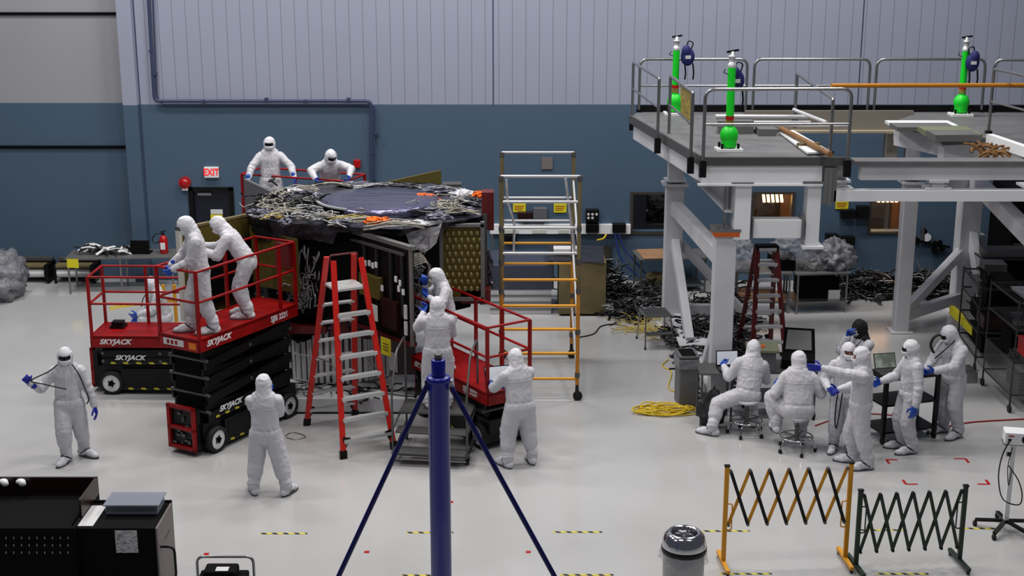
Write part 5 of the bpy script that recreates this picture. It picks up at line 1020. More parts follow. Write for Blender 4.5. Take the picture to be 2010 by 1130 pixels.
for k in range(7):
    q = MB(); q.tube(smooth([at(808, 500+k*4, 21.2), at(826+k*2, 498+k*3, 21.4), at(840+k, 520+k*6, 21.5), at(836+k, 560+k*4, 21.5)], 5), .008, 5); q.build('white_cable', 'wcable', SC, world=True)
# open panel in front (hinge on the left, grey edge strip on the right)
ha, hb_ = atz(672, 446, 3.02), at(807, 487, 20.5); hb0 = V((hb_.x, hb_.y, 1.5)); n_p = V((hb_.x-ha.x, hb_.y-ha.y, 0)).normalized(); nn = V((n_p.y, -n_p.x, 0))
def pquad(u0, u1, z0, z1, off=0.0, th=.05):
    a = V((ha.x, ha.y, 0)).lerp(V((hb_.x, hb_.y, 0)), u0)-V((n_p.y*-1, n_p.x, 0))*0; b = V((ha.x, ha.y, 0)).lerp(V((hb_.x, hb_.y, 0)), u1); o = nn*off
    return MB().slab([a+o+V((0, 0, z0)), b+o+V((0, 0, z0)), b+o+V((0, 0, z1)), a+o+V((0, 0, z1))], th)
OP = pquad(0, 1, 1.5, 3.0).build('open_panel', 'black', SC, world=True)
pquad(0, 1.01, 2.97, 3.03, .02, .1).build('edge_strip', 'galv2', OP, world=True); pquad(.985, 1.0, 1.45, 3.03, .03, .06).build('edge_strip', 'greyl', OP, world=True); pquad(0, 1, 1.44, 1.5, .02, .1).build('edge_strip', 'dred', OP, world=True)
pquad(.1, .92, 2.86, 2.9, .05, .04).build('inner_rib', 'dsteel', OP, world=True)
for u_ in (.12, .34, .52, .72, .88): pquad(u_, u_+.025, 1.9, 2.86, .05, .04).build('inner_rib', 'dsteel2', OP, world=True)
pquad(.3, .6, 2.05, 2.4, .09, .08).build('instrument_box', 'olive', OP, world=True); pquad(.62, .85, 1.65, 2.1, .1, .1).build('instrument_box', 'maroon', OP, world=True); pquad(.1, .28, 1.6, 2.0, .08, .08).build('instrument_box', 'foild', OP, world=True)
for u_, z_ in ((.36, 2.52), (.42, 2.54), (.47, 2.52), (.52, 2.55), (.8, 2.42), (.86, 2.38), (.84, 2.28), (.9, 2.25), (.6, 2.2), (.2, 2.3)): pquad(u_, u_+.028, z_, z_+.09, .06, .02).build('connector', 'white', OP, world=True)
for u_, z_ in ((.93, 1.62), (.93, 1.88)): pquad(u_, u_+.03, z_, z_+.22, .07, .03).build('white_bar', 'offwhite', OP, world=True)
pquad(.5, .62, 1.72, 1.98, .16, .006).build('paper_tag', 'paper', OP, world=True)
yt = pquad(.66, .8, 1.22, 1.5, .16, .006).build('yellow_tag', 'yellow2', OP, world=True); pquad(.76, .88, 1.0, 1.3, .15, .006).build('white_tag', 'quilt', OP, world=True)
for k in range(3): pquad(.69, .77, 1.3+k*.05, 1.312+k*.05, .168, .003).build('tag_line', 'ink', yt, world=True)
for x0_, y0_, x1_, y1_ in ((650, 632, 765, 662), (560, 640, 640, 655)): fq(x0_, y0_, x1_, y1_, 21.9, .3, 'red_bracket', 'dred')
fq(768, 665, 815, 735, 21.55, .2, 'dark_bracket', 'maroon')
# left olive panel, swung out
la, lb = atz(352, 450, ZT), atz(492, 421, ZT); d_ = V((lb.x-la.x, lb.y-la.y, 0)).normalized()
def lq(u0, u1, z0, z1, off=0, th=.05): o = V((d_.y, -d_.x, 0))*off; a = la.lerp(lb, u0)+o; b = la.lerp(lb, u1)+o; return MB().slab([(a.x, a.y, z0), (b.x, b.y, z0), (b.x, b.y, z1), (a.x, a.y, z1)], th)
LP = lq(0, 1, 1.63, 3.1).build('open_panel', 'olive', SC, world=True); lq(-.02, 1, 3.08, 3.12, .01, .08).build('edge_strip', 'tan', LP, world=True); lq(-.02, .02, 1.6, 3.12, .02, .09).build('edge_strip', 'cream', LP, world=True)
lq(.12, .95, 1.8, 2.75, .12, .14).build('black_radiator', 'black2', LP, world=True)
q = MB(); q.slab([(lb.x, lb.y-.15, 1.95), (tp[-2].x, tp[-2].y-.05, 1.95), (tp[-2].x, tp[-2].y-.05, 2.86), (lb.x, lb.y-.15, 2.95)], .05); q.build('olive_side_panel', 'olive', SC, world=True)
# grey panel at the rear left, olive panel at the rear right
ga_, gb_ = atz(478, 351, ZT+.02), atz(548, 384, ZT+.02); MB().slab([(ga_.x, ga_.y, 2.1), (gb_.x, gb_.y, 2.1), (gb_.x, gb_.y, 3.12), (ga_.x, ga_.y, 3.12)], .06).build('grey_rear_panel', 'gplastic', SC, world=True)
oa, ob = atz(762, 357, ZT), atz(866, 334, ZT); MB().slab([(oa.x, oa.y, 2.0), (ob.x, ob.y, 2.0), (ob.x, ob.y, 3.1), (oa.x, oa.y, 3.1)], .05).build('olive_rear_panel', 'olive', SC, world=True)
fq(868, 362, 905, 375, 25.6, .3, 'rear_box', 'dsteel')
crumple(SC, 'black_bundle', 'black2', at(595, 640, 22.3), (.3, .3, .25), .3, seed=50); crumple(SC, 'dark_foil_bundle', 'foild', at(720, 620, 21.95), (.35, .2, .35), .35, seed=51)
# cables on the plinth
tangle(SC, 'floor_cables', 'kcable', 720, 765, 50, 5, 22, .012, .27, .8, .01); tangle(SC, 'floor_cables', 'scable', 590, 760, 20, 5, 10, .012, .27, .6, .01)
# ---------------------------------------------------------------- things on the back wall
def wbox(px0, py0, px1, py1, name, mat, label, cat, d=.08, y=YW, group=None, bevel=0, parent=None):
    a = at(px0, py1, y-d); b = at(px1, py0, y-d); q = MB().bb((a.x, y-d, a.z), (b.x, y-.002, b.z))
    return q.build(name, mat, parent, label=label, cat=cat, group=group, bevel=bevel, world=True) if parent is not None else q.build(name, mat, label=label, cat=cat, group=group, bevel=bevel)
e = wbox(401, 328, 428, 349, 'exit_sign', 'white', 'white exit sign with red letters above the navy door', 'sign', bevel=.01)
XF[e.name] = Matrix.Translation(e.location); c = at(414.5, 338.5, YW-.085); text('EXIT', .21, 'exitred', c, (1, 0, 0), (0, 0, 1), e, 'exit_lettering', bold=.004, sx=.8)
p = at(363, 358, YW-.05); q = MB(); q.cyl((p.x, YW, p.z), (p.x, YW-.12, p.z), .125, n=28); q.cyl((p.x, YW-.12, p.z), (p.x, YW-.16, p.z), .09, .05, n=24); o = q.build('alarm_bell', 'tbox', label='round red alarm bell on the wall left of the exit sign', cat='alarm'); XF[o.name] = Matrix.Translation(o.location)
MB().bb((p.x-.06, YW-.1, p.z-.17), (p.x+.06, YW-.005, p.z-.12)).build('strobe_lens', 'white', o, world=True)
wbox(694, 314, 707, 329, 'alarm_box', 'tbox', 'small red square alarm box on the wall behind the spacecraft', 'alarm', .1, bevel=.01)
def pipe(pts, r, label, mat='conduit', br=(), nm='conduit'):
    P3 = [at(x, y, YW-.08) for x, y in pts]; t = thing(nm, label, 'pipe', (P3[0].x, YW-.07, 0)); MB().tube(rounded(P3, .12, 5), r, 10).build('pipe', mat, t, world=True)
    for x, y in br: p = at(x, y, YW-.07); MB().box(p, (.07, .1, .05)).build('bracket', mat, t, world=True)
pipe([(290, -30), (303, 198), (729, 198), (729, 356)], .035, 'thick blue-grey conduit running down, across and down the back wall', br=((296, 100), (400, 198), (523, 194), (600, 198), (684, 194), (729, 300)))
pipe([(299, -30), (308, 190), (316, 204), (736, 204), (736, 262), (735, 352)], .018, 'thin conduit running along the thick conduit on the back wall', br=((305, 145), (739, 262), (735, 350)))
def wsign(px0, py0, px1, py1, label):
    o = wbox(px0, py0, px1, py1, 'wall_sign', 'yellow2', label, 'sign', .03, group='yellow wall signs'); XF[o.name] = Matrix.Translation(o.location)
    for k in range(3):
        yy = py0+4+k*(py1-py0-6)/3; a = at(px0+3, yy+1.2, YW-.034); b = at(px1-3-k*2, yy, YW-.034); MB().bb((a.x, YW-.034, a.z), (b.x, YW-.03, b.z)).build('text_line', 'rcable', o, world=True)
wsign(1007, 400, 1032, 416, 'yellow sign on the wall seen through the left side of the scaffold'); wsign(1087, 400, 1112, 417, 'yellow sign on the wall seen through the right side of the scaffold'); wsign(1640, 394, 1666, 410, 'yellow sign on the wall under the platform beam')
wbox(1063, 309, 1085, 332, 'vent_plate', 'greyl', 'grey square vent plate high on the wall behind the scaffold', 'vent', .03)
rw = wbox(962, 441, 1238, 459, 'raceway', 'white', 'long white power raceway along the back wall behind the scaffold', 'raceway', .12); XF[rw.name] = Matrix.Translation(rw.location)
for x0, x1 in ((988, 1018), (1045, 1072), (1096, 1116)): a = at(x0, 458, YW-.13); b = at(x1, 451, YW-.13); MB().bb((a.x, YW-.135, a.z), (b.x, YW-.12, b.z)).build('outlet', 'cream', rw, world=True)
def panel(px0, py0, px1, py1, label, mat='black', nd=0):
    o = wbox(px0, py0, px1, py1, 'outlet_box', mat, label, 'electrical box', .18, bevel=.01, y=YW); XF[o.name] = Matrix.Translation(o.location)
    for k in range(nd): p = at(px0+5+(k % 3)*(px1-px0-10)/2, py0+(py1-py0)*(.35 if k < 3 else .65), YW-.185); MB().cyl(p, p+V((0, .02, 0)), .03, n=12).build('socket', 'offwhite', o, world=True)
panel(1016, 417, 1045, 430, 'dark maroon outlet box between the two yellow signs', 'maroon'); panel(1047, 409, 1074, 430, 'grey outlet box right of the maroon one', 'gplastic')
panel(1150, 412, 1176, 436, 'black outlet box with white sockets right of the scaffold', 'black', 5); panel(1150, 440, 1176, 457, 'black box plugged into the raceway under the sockets box'); panel(1202, 440, 1229, 457, 'black box on the raceway with blue cables hanging from it')
panel(1651, 412, 1680, 429, 'black outlet box directly under the right yellow sign'); panel(1682, 405, 1708, 430, 'black outlet box left of the right window'); panel(1621, 460, 1646, 484, 'black box low on the wall, left of a pair'); panel(1648, 465, 1679, 483, 'black box low on the wall, right of a pair')
panel(990, 462, 1014, 476, 'black box under the raceway behind the scaffold')
wbox(1120, 484, 1200, 512, 'wall_hatch', 'frameb', 'dark open hatch low in the wall above the cable heap', 'hatch', .04)
def wcable(pts, r, mat, label, y=YW-.15): return MB().tube(smooth([at(a, b, y-k*.08) for k, (a, b) in enumerate(pts)], 6), r, 8).build('cable', mat, label=label, cat='cable')
wcable([(1208, 458), (1213, 490), (1228, 520), (1252, 541)], .022, 'bcable', 'left blue cable drooping from the raceway box to the table'); wcable([(1213, 458), (1226, 488), (1245, 512), (1275, 545)], .018, 'bcable', 'right blue cable drooping from the raceway box to the table')
wcable([(1190, 460), (1184, 468), (1172, 471)], .02, 'ycable', 'short yellow-green cable under the white raceway'); wcable([(955, 500), (968, 480), (966, 462)], .02, 'galv', 'grey hose hanging under the raceway beside the spacecraft')
# gas regulator cluster
t = thing('gas_manifold', 'gas regulator manifold with gauges on the right part of the back wall', 'gas manifold', (at(1833, 470, YW).x, YW-.1, at(1833, 470, YW).z))
for k, (x, y, r_) in enumerate(((1820, 466, .09), (1800, 472, .07), (1815, 455, .06), (1838, 480, .07), (1850, 488, .06), (1836, 492, .07), (1846, 476, .05))): p = at(x, y, YW-.12); MB().cyl(p, p+V((0, .1, 0)), r_, n=16).build('gauge', 'white' if k == 0 else 'black', t, world=True)
MB().tube([at(1795, 472, YW-.08), at(1864, 485, YW-.08)], .03, 8).build('pipe', 'black', t, world=True); MB().tube([at(1812, 445, YW-.08), at(1812, 470, YW-.08)], .05, 8).build('pipe', 'dsteel', t, world=True); MB().tube([at(1840, 470, YW-.08), at(1840, 495, YW-.08)], .04, 8).build('pipe', 'dsteel', t, world=True)
wcable([(1800, 510), (1808, 526), (1830, 535), (1852, 545)], .025, 'galv', 'grey hose curving down the wall below the gas manifold')
# ---------------------------------------------------------------- tables along the wall
def table(label, a, b, d, h, mat='dsteel', shelf=True, nleg=2, name='work_table', top='dsteel', th=.04, sh=.22):
    a, b = V(a), V(b); m_ = (a+b)/2; rz = math.atan2(b.y-a.y, b.x-a.x); L_ = (b-a).length; t = thing(name, label, 'table', V((m_.x, m_.y, 0)), rz)
    MB().bb((-L_/2, 0, h-th), (L_/2, d, h)).build('tabletop', top, t, bevel=.005)
    for k in range(nleg):
        x = -L_/2+.05+k*(L_-.1)/(nleg-1)
        for y in (.05, d-.05): MB().cyl((x, y, 0), (x, y, h-th), .022, n=10).build('leg', mat, t)
    if shelf: MB().bb((-L_/2+.05, .05, sh-.03), (L_/2-.05, d-.05, sh)).build('shelf', mat, t)
    return t, rz
f = lambda x, y, z=0: atz(x, y, z)
TA, rza = table('long stainless table along the left wall holding a laptop and tools', f(133, 578), f(345, 574), .75, .8, 'steel', False, 3, top='galv2')
def on(t, x, y, z): return XF[t.name] @ V((x, y, z))
L_ = (f(345, 574)-f(133, 578)).length
wl = at(279, 490, f(240, 576).y+.5); o = thing('laptop', 'black laptop seen from behind its raised screen on the long left table', 'laptop', V((wl.x, f(240, 576).y+.3, .8)))
MB().slab([(-.21, 0, .0), (.21, 0, .0), (.2, .06, .29), (-.2, .06, .29)], -.015).build('lid', 'black2', o); MB().bb((-.21, .0, 0), (.21, .3, .02)).build('keyboard_base', 'black2', o)
for i, (px, n_, lb) in enumerate(((190, 16, 'left heap of tools and white cables on the long left table'), (235, 12, 'right heap of tools and cables left of the black laptop'))):
    q = MB(); rnd = random.Random(i+3); c = V((at(px, 500, f(240, 576).y+.35).x, f(240, 576).y+.35, .81))
    for k in range(n_*2): p = c+V((rnd.gauss(0, .16), rnd.gauss(0, .12), rnd.uniform(.02, .12))); d = V((rnd.gauss(0, .15), rnd.gauss(0, .1), rnd.gauss(0, .03))); q.tube(smooth([p-d, p+V((0, 0, .04)), p+d], 3), rnd.choice((.012, .02, .03)), 6, mi=k % 3)
    for v in q.v: v.z = max(v.z, .803)
    q.build('tool_heap', ['white', 'black', 'dsteel'], label=lb, cat='tools', kind='stuff')
s_ = at(143, 517, f(133, 578).y-.03); MB().slab([(s_.x-.13, s_.y, s_.z-.09), (s_.x+.12, s_.y, s_.z-.1), (s_.x+.12, s_.y, s_.z+.1), (s_.x-.12, s_.y, s_.z+.1)], .006).build('table_sign', 'yellow2', label='yellow sign hanging on the left front leg of the long table', cat='sign')
p = V((at(322, 490, f(330, 575).y+.35).x, f(330, 575).y+.35, .8)); t = thing('fire_extinguisher', 'red fire extinguisher with black hose on the right end of the long left table', 'extinguisher', p)
MB().lathe([(0, 0), (.085, 0), (.09, .02), (.09, .3), (.06, .37), (.03, .4), (0, .4)], n=20).build('cylinder', 'tbox', t); MB().bb((-.05, -.093, .1), (.05, -.085, .25)).build('label_plate', 'white', t)
q = MB(); q.cyl((0, 0, .4), (0, 0, .46), .025, n=10); q.beam((-.06, 0, .47), (.06, 0, .5), .03, .02); q.build('valve', 'black', t); MB().tube(smooth([(-.02, 0, .44), (-.16, 0, .42), (-.24, 0, .3), (-.18, 0, .22), (-.09, 0, .26)], 5), .012, 8).build('hose', 'kcable', t)
# rolls of sheet on pallets at the left
for i, (x0, x1, lb) in enumerate(((18, 98, 'left low rack with a white roll under grey boards by the left wall'), (108, 188, 'right low rack with a white roll, behind the long left table'))):
    a = f(x0, 556); b = f(x1, 556); t = thing('low_rack', lb, 'rack', (a+b)/2); w_ = (b-a).length
    for sx in (-1, 1):
        for y in (0, .7): MB().cyl((sx*w_/2*.95, y, 0), (sx*w_/2*.95, y, .42), .03, n=8).build('leg', 'black', t)
    MB().bb((-w_/2, -.02, .36), (w_/2, 1.5, .4)).build('board', 'tan', t); MB().bb((-w_/2, .3, .44), (w_/2*.95, 1.6, .5)).build('board', 'dsteel', t); MB().cyl((-w_/2*.9, .1, .22), (w_/2*.75, .1, .22), .1, n=16).build('white_roll', 'white', t); MB().bb((w_/2*.8, -.05, .05), (w_/2, .8, .42)).build('end_frame', 'black', t)
# plastic-covered equipment at the left edge
q = crumple(None, 'covered_equipment', 'plastic2', f(-25, 590)+V((0, .3, .42)), (.72, .7, .62), .2, seed=70, n=44, sm=True, label='grey plastic sheet draped over equipment at the left edge of the hall', cat='covered equipment')
# small items on the floor behind the left lift
q = MB()
for k in range(3): a = f(345-60, 600+k*3); q.tube(smooth([f(215, 602+k*3, .01), f(250, 597+k*2, .01), f(290, 600-k, .01), f(335, 606+k*2, .01)], 5), .011, 6)
q.build('extension_cord', 'ycable', label='yellow extension cord on the floor behind the left red lift', cat='cord')
t = thing('yellow_stand', 'yellow tube stand between the kneeling person and the olive panel', 'stand', f(337, 640)); 
for sx in (-.12, .1): MB().cyl((sx, 0, 0), (sx, 0, .85), .035, n=10).build('leg', 'yellow', t)
MB().bb((-.16, -.03, .5), (.14, .03, .56)).build('bar', 'yellow', t)
# table with wooden top, centre right
TB, rzb = table('grey steel table with brown wooden top left of the white column', f(1254, 577), f(1388, 573), .85, .77, top='galv2', sh=.15)
MB().bb((-.66, -.01, .77), (.02, .86, .785)).build('wooden_top', 'wood', TB)
crumple(None, 'cloth_bundle', 'tan', V(on(TB, -.25, .4, .25)), (.25, .2, .11), .4, seed=75, label='brown bundle on the lower shelf of the wooden-topped table', cat='bundle')
# table with bags
TC, rzc = table('steel workbench with plastic bags and a black crate, under the platform', f(1560, 618), f(1665, 614), .95, .86, 'steel', True, 2, top='galv2', sh=.25)
TD, rzd = table('second steel workbench behind the dark red stepladder', f(1440, 612), f(1552, 616), .95, .86, 'steel', True, 2, top='galv2', sh=.25)
for i, (px, py, r_, lb, mt, k_) in enumerate(((1555, 497, (.42, .3, .26), 'crumpled clear plastic sheeting on the black crate', 'plastic', 0), (1592, 518, (.25, .25, .17), 'clear bag of white coiled cable in the middle of the workbench', 'plastic', 0), (1640, 502, (.36, .3, .34), 'large cloudy bag with dark contents at the right end of the workbench', 'plastic2', 0), (1450, 510, (.36, .3, .34), 'clear plastic bag left of the dark red stepladder', 'plastic', 0))):
    p = at(px, py, 27.7); p.z = max(p.z, .86+r_[2]*.8) if i else 1.14+r_[2]*.6; crumple(None, 'plastic_bag', mt, p, r_, .38, seed=80+i, n=48, sm=True, label=lb, cat='bag')
p = at(1545, 522, 27.2); MB().bb((p.x-.26, 27.5, .86), (p.x+.24, 28.0, 1.14)).build('crate', 'black2', label='black crate on the workbench right behind the stepladder', cat='crate', bevel=.01)
q = MB(); rnd = random.Random(9)
for k in range(18):
    p = at(1594+rnd.gauss(0, 5), 522, 27.7); p.z = .9+rnd.uniform(0, .1); q.tube([p+V((.12*math.cos(a), .1*math.sin(a), .03*math.sin(a*2+k))) for a in [2*PI*j/12 for j in range(12)]], .01, 5, closed=True)
q.build('cable_coil', 'wcable', label='white cable coil inside the clear bag on the workbench', cat='cable', kind='stuff')
a = f(1570, 612); b = f(1655, 610); MB().bb((a.x, a.y+.12, .25), (b.x-.1, a.y+.8, .78)).build('storage_box', 'black2', label='long black box on the lower shelf of the right workbench', cat='box', bevel=.01)
p = at(1637, 581, a.y+.11); MB().box(p, (.24, .01, .26)).build('paper_label', 'paper', label='white paper sheet on the front of the long black box', cat='paper')
a = f(1490, 618); MB().bb((a.x-.4, a.y+.2, .25), (a.x+.35, a.y+.8, .38)).build('box', 'wood', label='orange-brown flat box on the lower shelf behind the stepladder', cat='box')
crumple(None, 'bundle', 'brown', V((f(1500, 612).x, f(1500, 612).y+.45, .58)), (.25, .2, .2), .4, seed=88, label='brown bundle in a bag on the lower shelf behind the stepladder', cat='bundle') if False else None
# heaps of black cable along the wall and under the platform
def heap(name, mat, pts, n, r, hh, label, cat='cables', ln=.5, seed=1, shiny='wrapc'):
    q = MB(); rnd = random.Random(seed); P2 = [f(x, y) for x, y in pts]
    for k in range(int(n*1.7)):
        i = rnd.randrange(len(P2)-1); t_ = rnd.random(); c = P2[i].lerp(P2[i+1], t_); w_ = rnd.gauss(0, .22); w_ = min(w_, 29.75-c.y); p = c+V((rnd.gauss(0, .12), w_, rnd.uniform(.01, hh*max(.15, 1-abs(w_)*2)))); a = rnd.uniform(0, 2*PI); L2 = []
        for j in range(4): L2.append(p.copy()); a += rnd.gauss(0, .9); p = p+V((math.cos(a)*ln/3, math.sin(a)*ln/4, rnd.gauss(0, .05))); p.z = max(p.z, .02); p.y = min(p.y, 29.9)
        q.tube(smooth(L2, 2), rnd.choice(r)*.62, 5, mi=1 if rnd.random() < .28 else 0, caps=False)
    return q.build(name, [mat, shiny], label=label, cat=cat, kind='stuff')
heap('cable_heap', 'kcable', [(1140, 585), (1165, 580), (1195, 578)], 420, (.02, .03), .75, 'tall heap of black wrapped cables below the wall hatch', seed=2); heap('cable_heap', 'kcable', [(1180, 580), (1240, 576), (1290, 572)], 120, (.02, .03), .15, 'low trail of black cables between the tall heap and the wooden-topped table', seed=3)
heap('cable_heap', 'kcable', [(1665, 572), (1750, 575), (1850, 574), (1925, 577)], 900, (.02, .03, .035), .42, 'long heap of black wrapped cables along the wall, right side', seed=4)
heap('cable_heap', 'kcable', [(1215, 618), (1260, 614), (1330, 606), (1400, 612)], 330, (.022, .03), .22, 'band of black cables on the floor beside the rear left column', seed=5); heap('cable_heap', 'kcable', [(1352, 655), (1378, 690), (1392, 765)], 420, (.022, .03), .35, 'mass of black cables under the platform between the two left columns', seed=6)
heap('cable_heap', 'kcable', [(1432, 600), (1438, 660), (1440, 720)], 260, (.022, .03), .5, 'black cables piled right of the front column, behind the workbench group', seed=7); heap('cable_heap', 'kcable', [(960, 560), (975, 590)], 120, (.02, .03), .5, 'black cables heaped between spacecraft and scaffold', seed=8)
heap('cord_heap', 'ycable2', [(1240, 645), (1262, 640), (1285, 650)], 26, (.01, .012), .05, 'loose yellow and white cords beside the step stool', seed=11, ln=.8, shiny='ycable')
q = MB(); rnd = random.Random(4); c = f(1303, 808)
for k in range(13):
    rx, ry = .33+rnd.uniform(-.1, .2), .16+rnd.uniform(-.05, .08); ox, oy = rnd.uniform(-.25, .16), rnd.uniform(-.08, .08); q.tube([c+V((ox+rx*math.cos(a), oy+ry*math.sin(a+.3*math.sin(a*2+k)), .012+.008*k*abs(math.sin(a+k)))) for a in [2*PI*j/28 for j in range(28)]], .011, 6, closed=True)
q.build('cord_coil', 'ycable', label='coil of bright yellow cord on the floor in front of the grey waste bin', cat='cord', kind='stuff')
def cordline(pts, r, mat, label, z=.012): return MB().tube(smooth([f(x, y, z) for x, y in pts], 6), r, 6).build('cord', mat, label=label, cat='cord')
cordline([(1135, 662), (1165, 655), (1180, 640), (1210, 636), (1240, 644)], .012, 'kcable', 'thin dark cord snaking over the floor right of the scaffold'); cordline([(1195, 628), (1205, 605), (1220, 592), (1212, 583), (1190, 588)], .03, 'kcable', 'thick black hose looping from the cable heap across the floor')
cordline([(1800, 843), (1850, 838), (1910, 828), (2010, 822), (2070, 818)], .012, 'rcable', 'dark red cord on the floor running off to the right edge'); cordline([(1312, 705), (1300, 718), (1318, 730), (1312, 760), (1330, 770)], .01, 'ycable', 'thin yellow cord on the floor left of the grey waste bin'); cordline([(560, 855), (575, 848), (600, 856), (580, 862), (562, 858)], .006, 'galv', 'thin clear tube coiled on the floor by the front lift'); cordline([(1600, 835), (1640, 822), (1700, 812), (1760, 815)], .01, 'rcable', 'dark red cord on the floor beneath the workbench group')
# step stool, waste bin, bag near the front left column
c_ = f(1290, 680); t = thing('step_stool', 'small grey folding step stool on the floor beside the rear left column', 'stool', c_, R(8)); hz = .62
MB().bb((-.26, -.05, hz-.03), (.26, .5, hz)).build('top', 'gplastic', t)
for k in range(5): MB().bb((-.24, .0+k*.1, hz), (.24, .02+k*.1, hz+.008)).build('grip_strip', 'black', t)
for sx in (-1, 1):
    for y0, y1 in ((-.02, -.16), (.45, .55)): o = MB().cyl((sx*.24, y0, hz-.03), (sx*.27, y1, .03), .014, n=8).build('leg', 'steel', t); MB().cyl((sx*.27, y1, 0), (sx*.27, y1, .05), .02, n=8).build('rubber_foot', 'rubber', o)
MB().bb((-.25, -.2, .28), (.25, -.02, .3)).build('lower_step', 'dsteel', t)
c_ = f(1345, 792); h_ = at(1345, 695, c_.y).z; t = thing('slim_waste_bin', 'tall slim grey waste bin with liner in front of the column brace', 'bin', c_, R(4))
MB().prism([(-.15, -.22), (.15, -.22), (.15, .22), (-.15, .22)], .01, h_).build('body', 'gplastic', t, bevel=.02)
q = MB(); q.bb((-.175, -.24, h_-.2), (.175, .24, h_-.02)); q.build('liner', 'plastic2', t, bevel=.02); q = MB(); q.bb((-.17, -.24, h_), (.17, .24, h_+.03)); q.build('rim', 'gplastic', t); MB().bb((-.12, -.2, h_+.02), (.12, .2, h_+.035)).build('opening', 'black2', t)
q = crumple(None, 'bag', 'bag', f(1396, 842)+V((0, .05, .3)), (.2, .17, .34), .35, seed=91, label='dark grey bag leaning against the front left column', cat='bag')
# ---------------------------------------------------------------- workbench group equipment
c_ = f(1500, 800); cx_ = at(1545, 710, 21.5)
t = thing('equipment_cart', 'steel equipment cart on casters carrying cases behind the seated pair', 'cart', V((4.35, 21.45, 0)))
MB().bb((-.55, -.3, .78), (.55, .35, .82)).build('top_shelf', 'dsteel', t); MB().bb((-.53, -.28, .3), (.53, .33, .33)).build('lower_shelf', 'dsteel', t)
for sx in (-1, 1):
    for y in (-.27, .32): o = MB().cyl((sx*.52, y, .12), (sx*.52, y, .8), .02, n=8).build('leg', 'dsteel', t); MB().cyl((sx*.52-.02, y, .07), (sx*.52+.02, y, .07), .07, n=14).build('caster', 'rubber', o)
o = thing('instrument_case', 'sage and grey instrument case with a red mark on top of the equipment cart', 'case', V((4.02, 21.4, .82)), R(-6)); MB().bb((-.22, -.22, 0), (.22, .22, .3)).build('body', 'gplastic', o, bevel=.01); MB().bb((-.25, -.24, .3), (.27, .24, .36)).build('lid', 'sage', o, bevel=.015); MB().cyl((-.08, -.222, .18), (-.08, -.235, .18), .04, n=16).build('red_mark', 'tbox', o); MB().bb((-.1, -.1, .36), (.05, .02, .375)).build('red_tag', 'orange', o)
o = thing('rugged_case', 'large black case with its grey-lined lid open, right on the equipment cart', 'case', V((4.62, 21.45, .82)), R(-12)); MB().bb((-.25, -.2, 0), (.28, .25, .16)).build('base', 'black2', o, bevel=.01)
MB().slab([(-.25, .24, .16), (.28, .24, .16), (.25, .42, .52), (-.23, .42, .52)], .04).build('lid', 'black2', o); MB().slab([(-.2, .25, .2), (.22, .25, .2), (.2, .396, .49), (-.18, .396, .49)], .004).build('lid_lining', 'galv2', o)
o = thing('monitor_table', 'narrow grey table with a bright laptop, left of the seated pair', 'table', V((3.25, 21.1, 0))); MB().bb((-.28, -.25, .86), (.3, .3, .89)).build('tabletop', 'dsteel', o)
for sx in (-1, 1):
    for y in (-.2, .25): MB().cyl((sx*.24, y, 0), (sx*.24, y, .87), .018, n=8).build('leg', 'dsteel', o)
p = at(1432, 725, 21.0); laptop('laptop with bright white screen on the narrow table beside the column', V((p.x, 21.05, .89)), R(5), .36, 100, 'screen')
crumple(None, 'plastic_bag', 'plastic2', at(1600, 770, 21.3)+V((0, .1, -.1)), (.1, .1, .16), .4, seed=95, label='x', cat='bag') if False else None
# ---------------------------------------------------------------- shelving at the right edge
def rack(label, c, rz, w_, d, h, levels, seed=0, casters=True, post='dsteel2'):
    t = thing('wire_rack', label, 'rack', c, rz)
    for sx in (-1, 1):
        for sy in (-1, 1):
            o = MB().cyl((sx*w_/2, sy*d/2, .12), (sx*w_/2, sy*d/2, h), .016, n=8).build('post', post, t)
            if casters: g = MB(); g.cyl((sx*w_/2-.018, sy*d/2, .065), (sx*w_/2+.018, sy*d/2, .065), .065, n=16); g.cyl((sx*w_/2, sy*d/2, .07), (sx*w_/2, sy*d/2, .13), .02, n=8); g.build('caster', 'rubber', o)
    for z in levels:
        q = MB()
        for y in (-d/2, d/2): q.beam((-w_/2, y, z), (w_/2, y, z), .012, .03)
        for x in (-w_/2, w_/2): q.beam((x, -d/2, z), (x, d/2, z), .012, .03)
        n_ = int(w_/.05)
        for k in range(1, n_): q.beam((-w_/2+k*w_/n_, -d/2, z), (-w_/2+k*w_/n_, d/2, z), .006, .006)
        q.build('wire_shelf', post, t)
    return t
RK = []
def fill(t, w_, d, levels, items):
    for (x, y, lv, sx, sy, sz, mt, nm, lb) in items:
        p = XF[t.name] @ V((x, y, levels[lv]+.016)); a = math.atan2(XF[t.name][1][0], XF[t.name][0][0]); q = MB(); q.box(p+V((0, 0, sz/2)), (sx, sy, sz), rz=a); q.box(p+V((0, 0, sz*.97)), (sx*1.04, sy*1.04, sz*.08), rz=a); q.build(nm, mt, label=lb, cat='box' if nm != 'tray' else 'tray', bevel=.006)
ra = f(1975, 812); lv = [.3, .85, 1.4, 1.85]
t = rack('tall wire shelving rack on casters at the right edge', V((ra.x+.62, ra.y+.75, 0)), R(0), 1.1, 1.35, 1.9, lv)
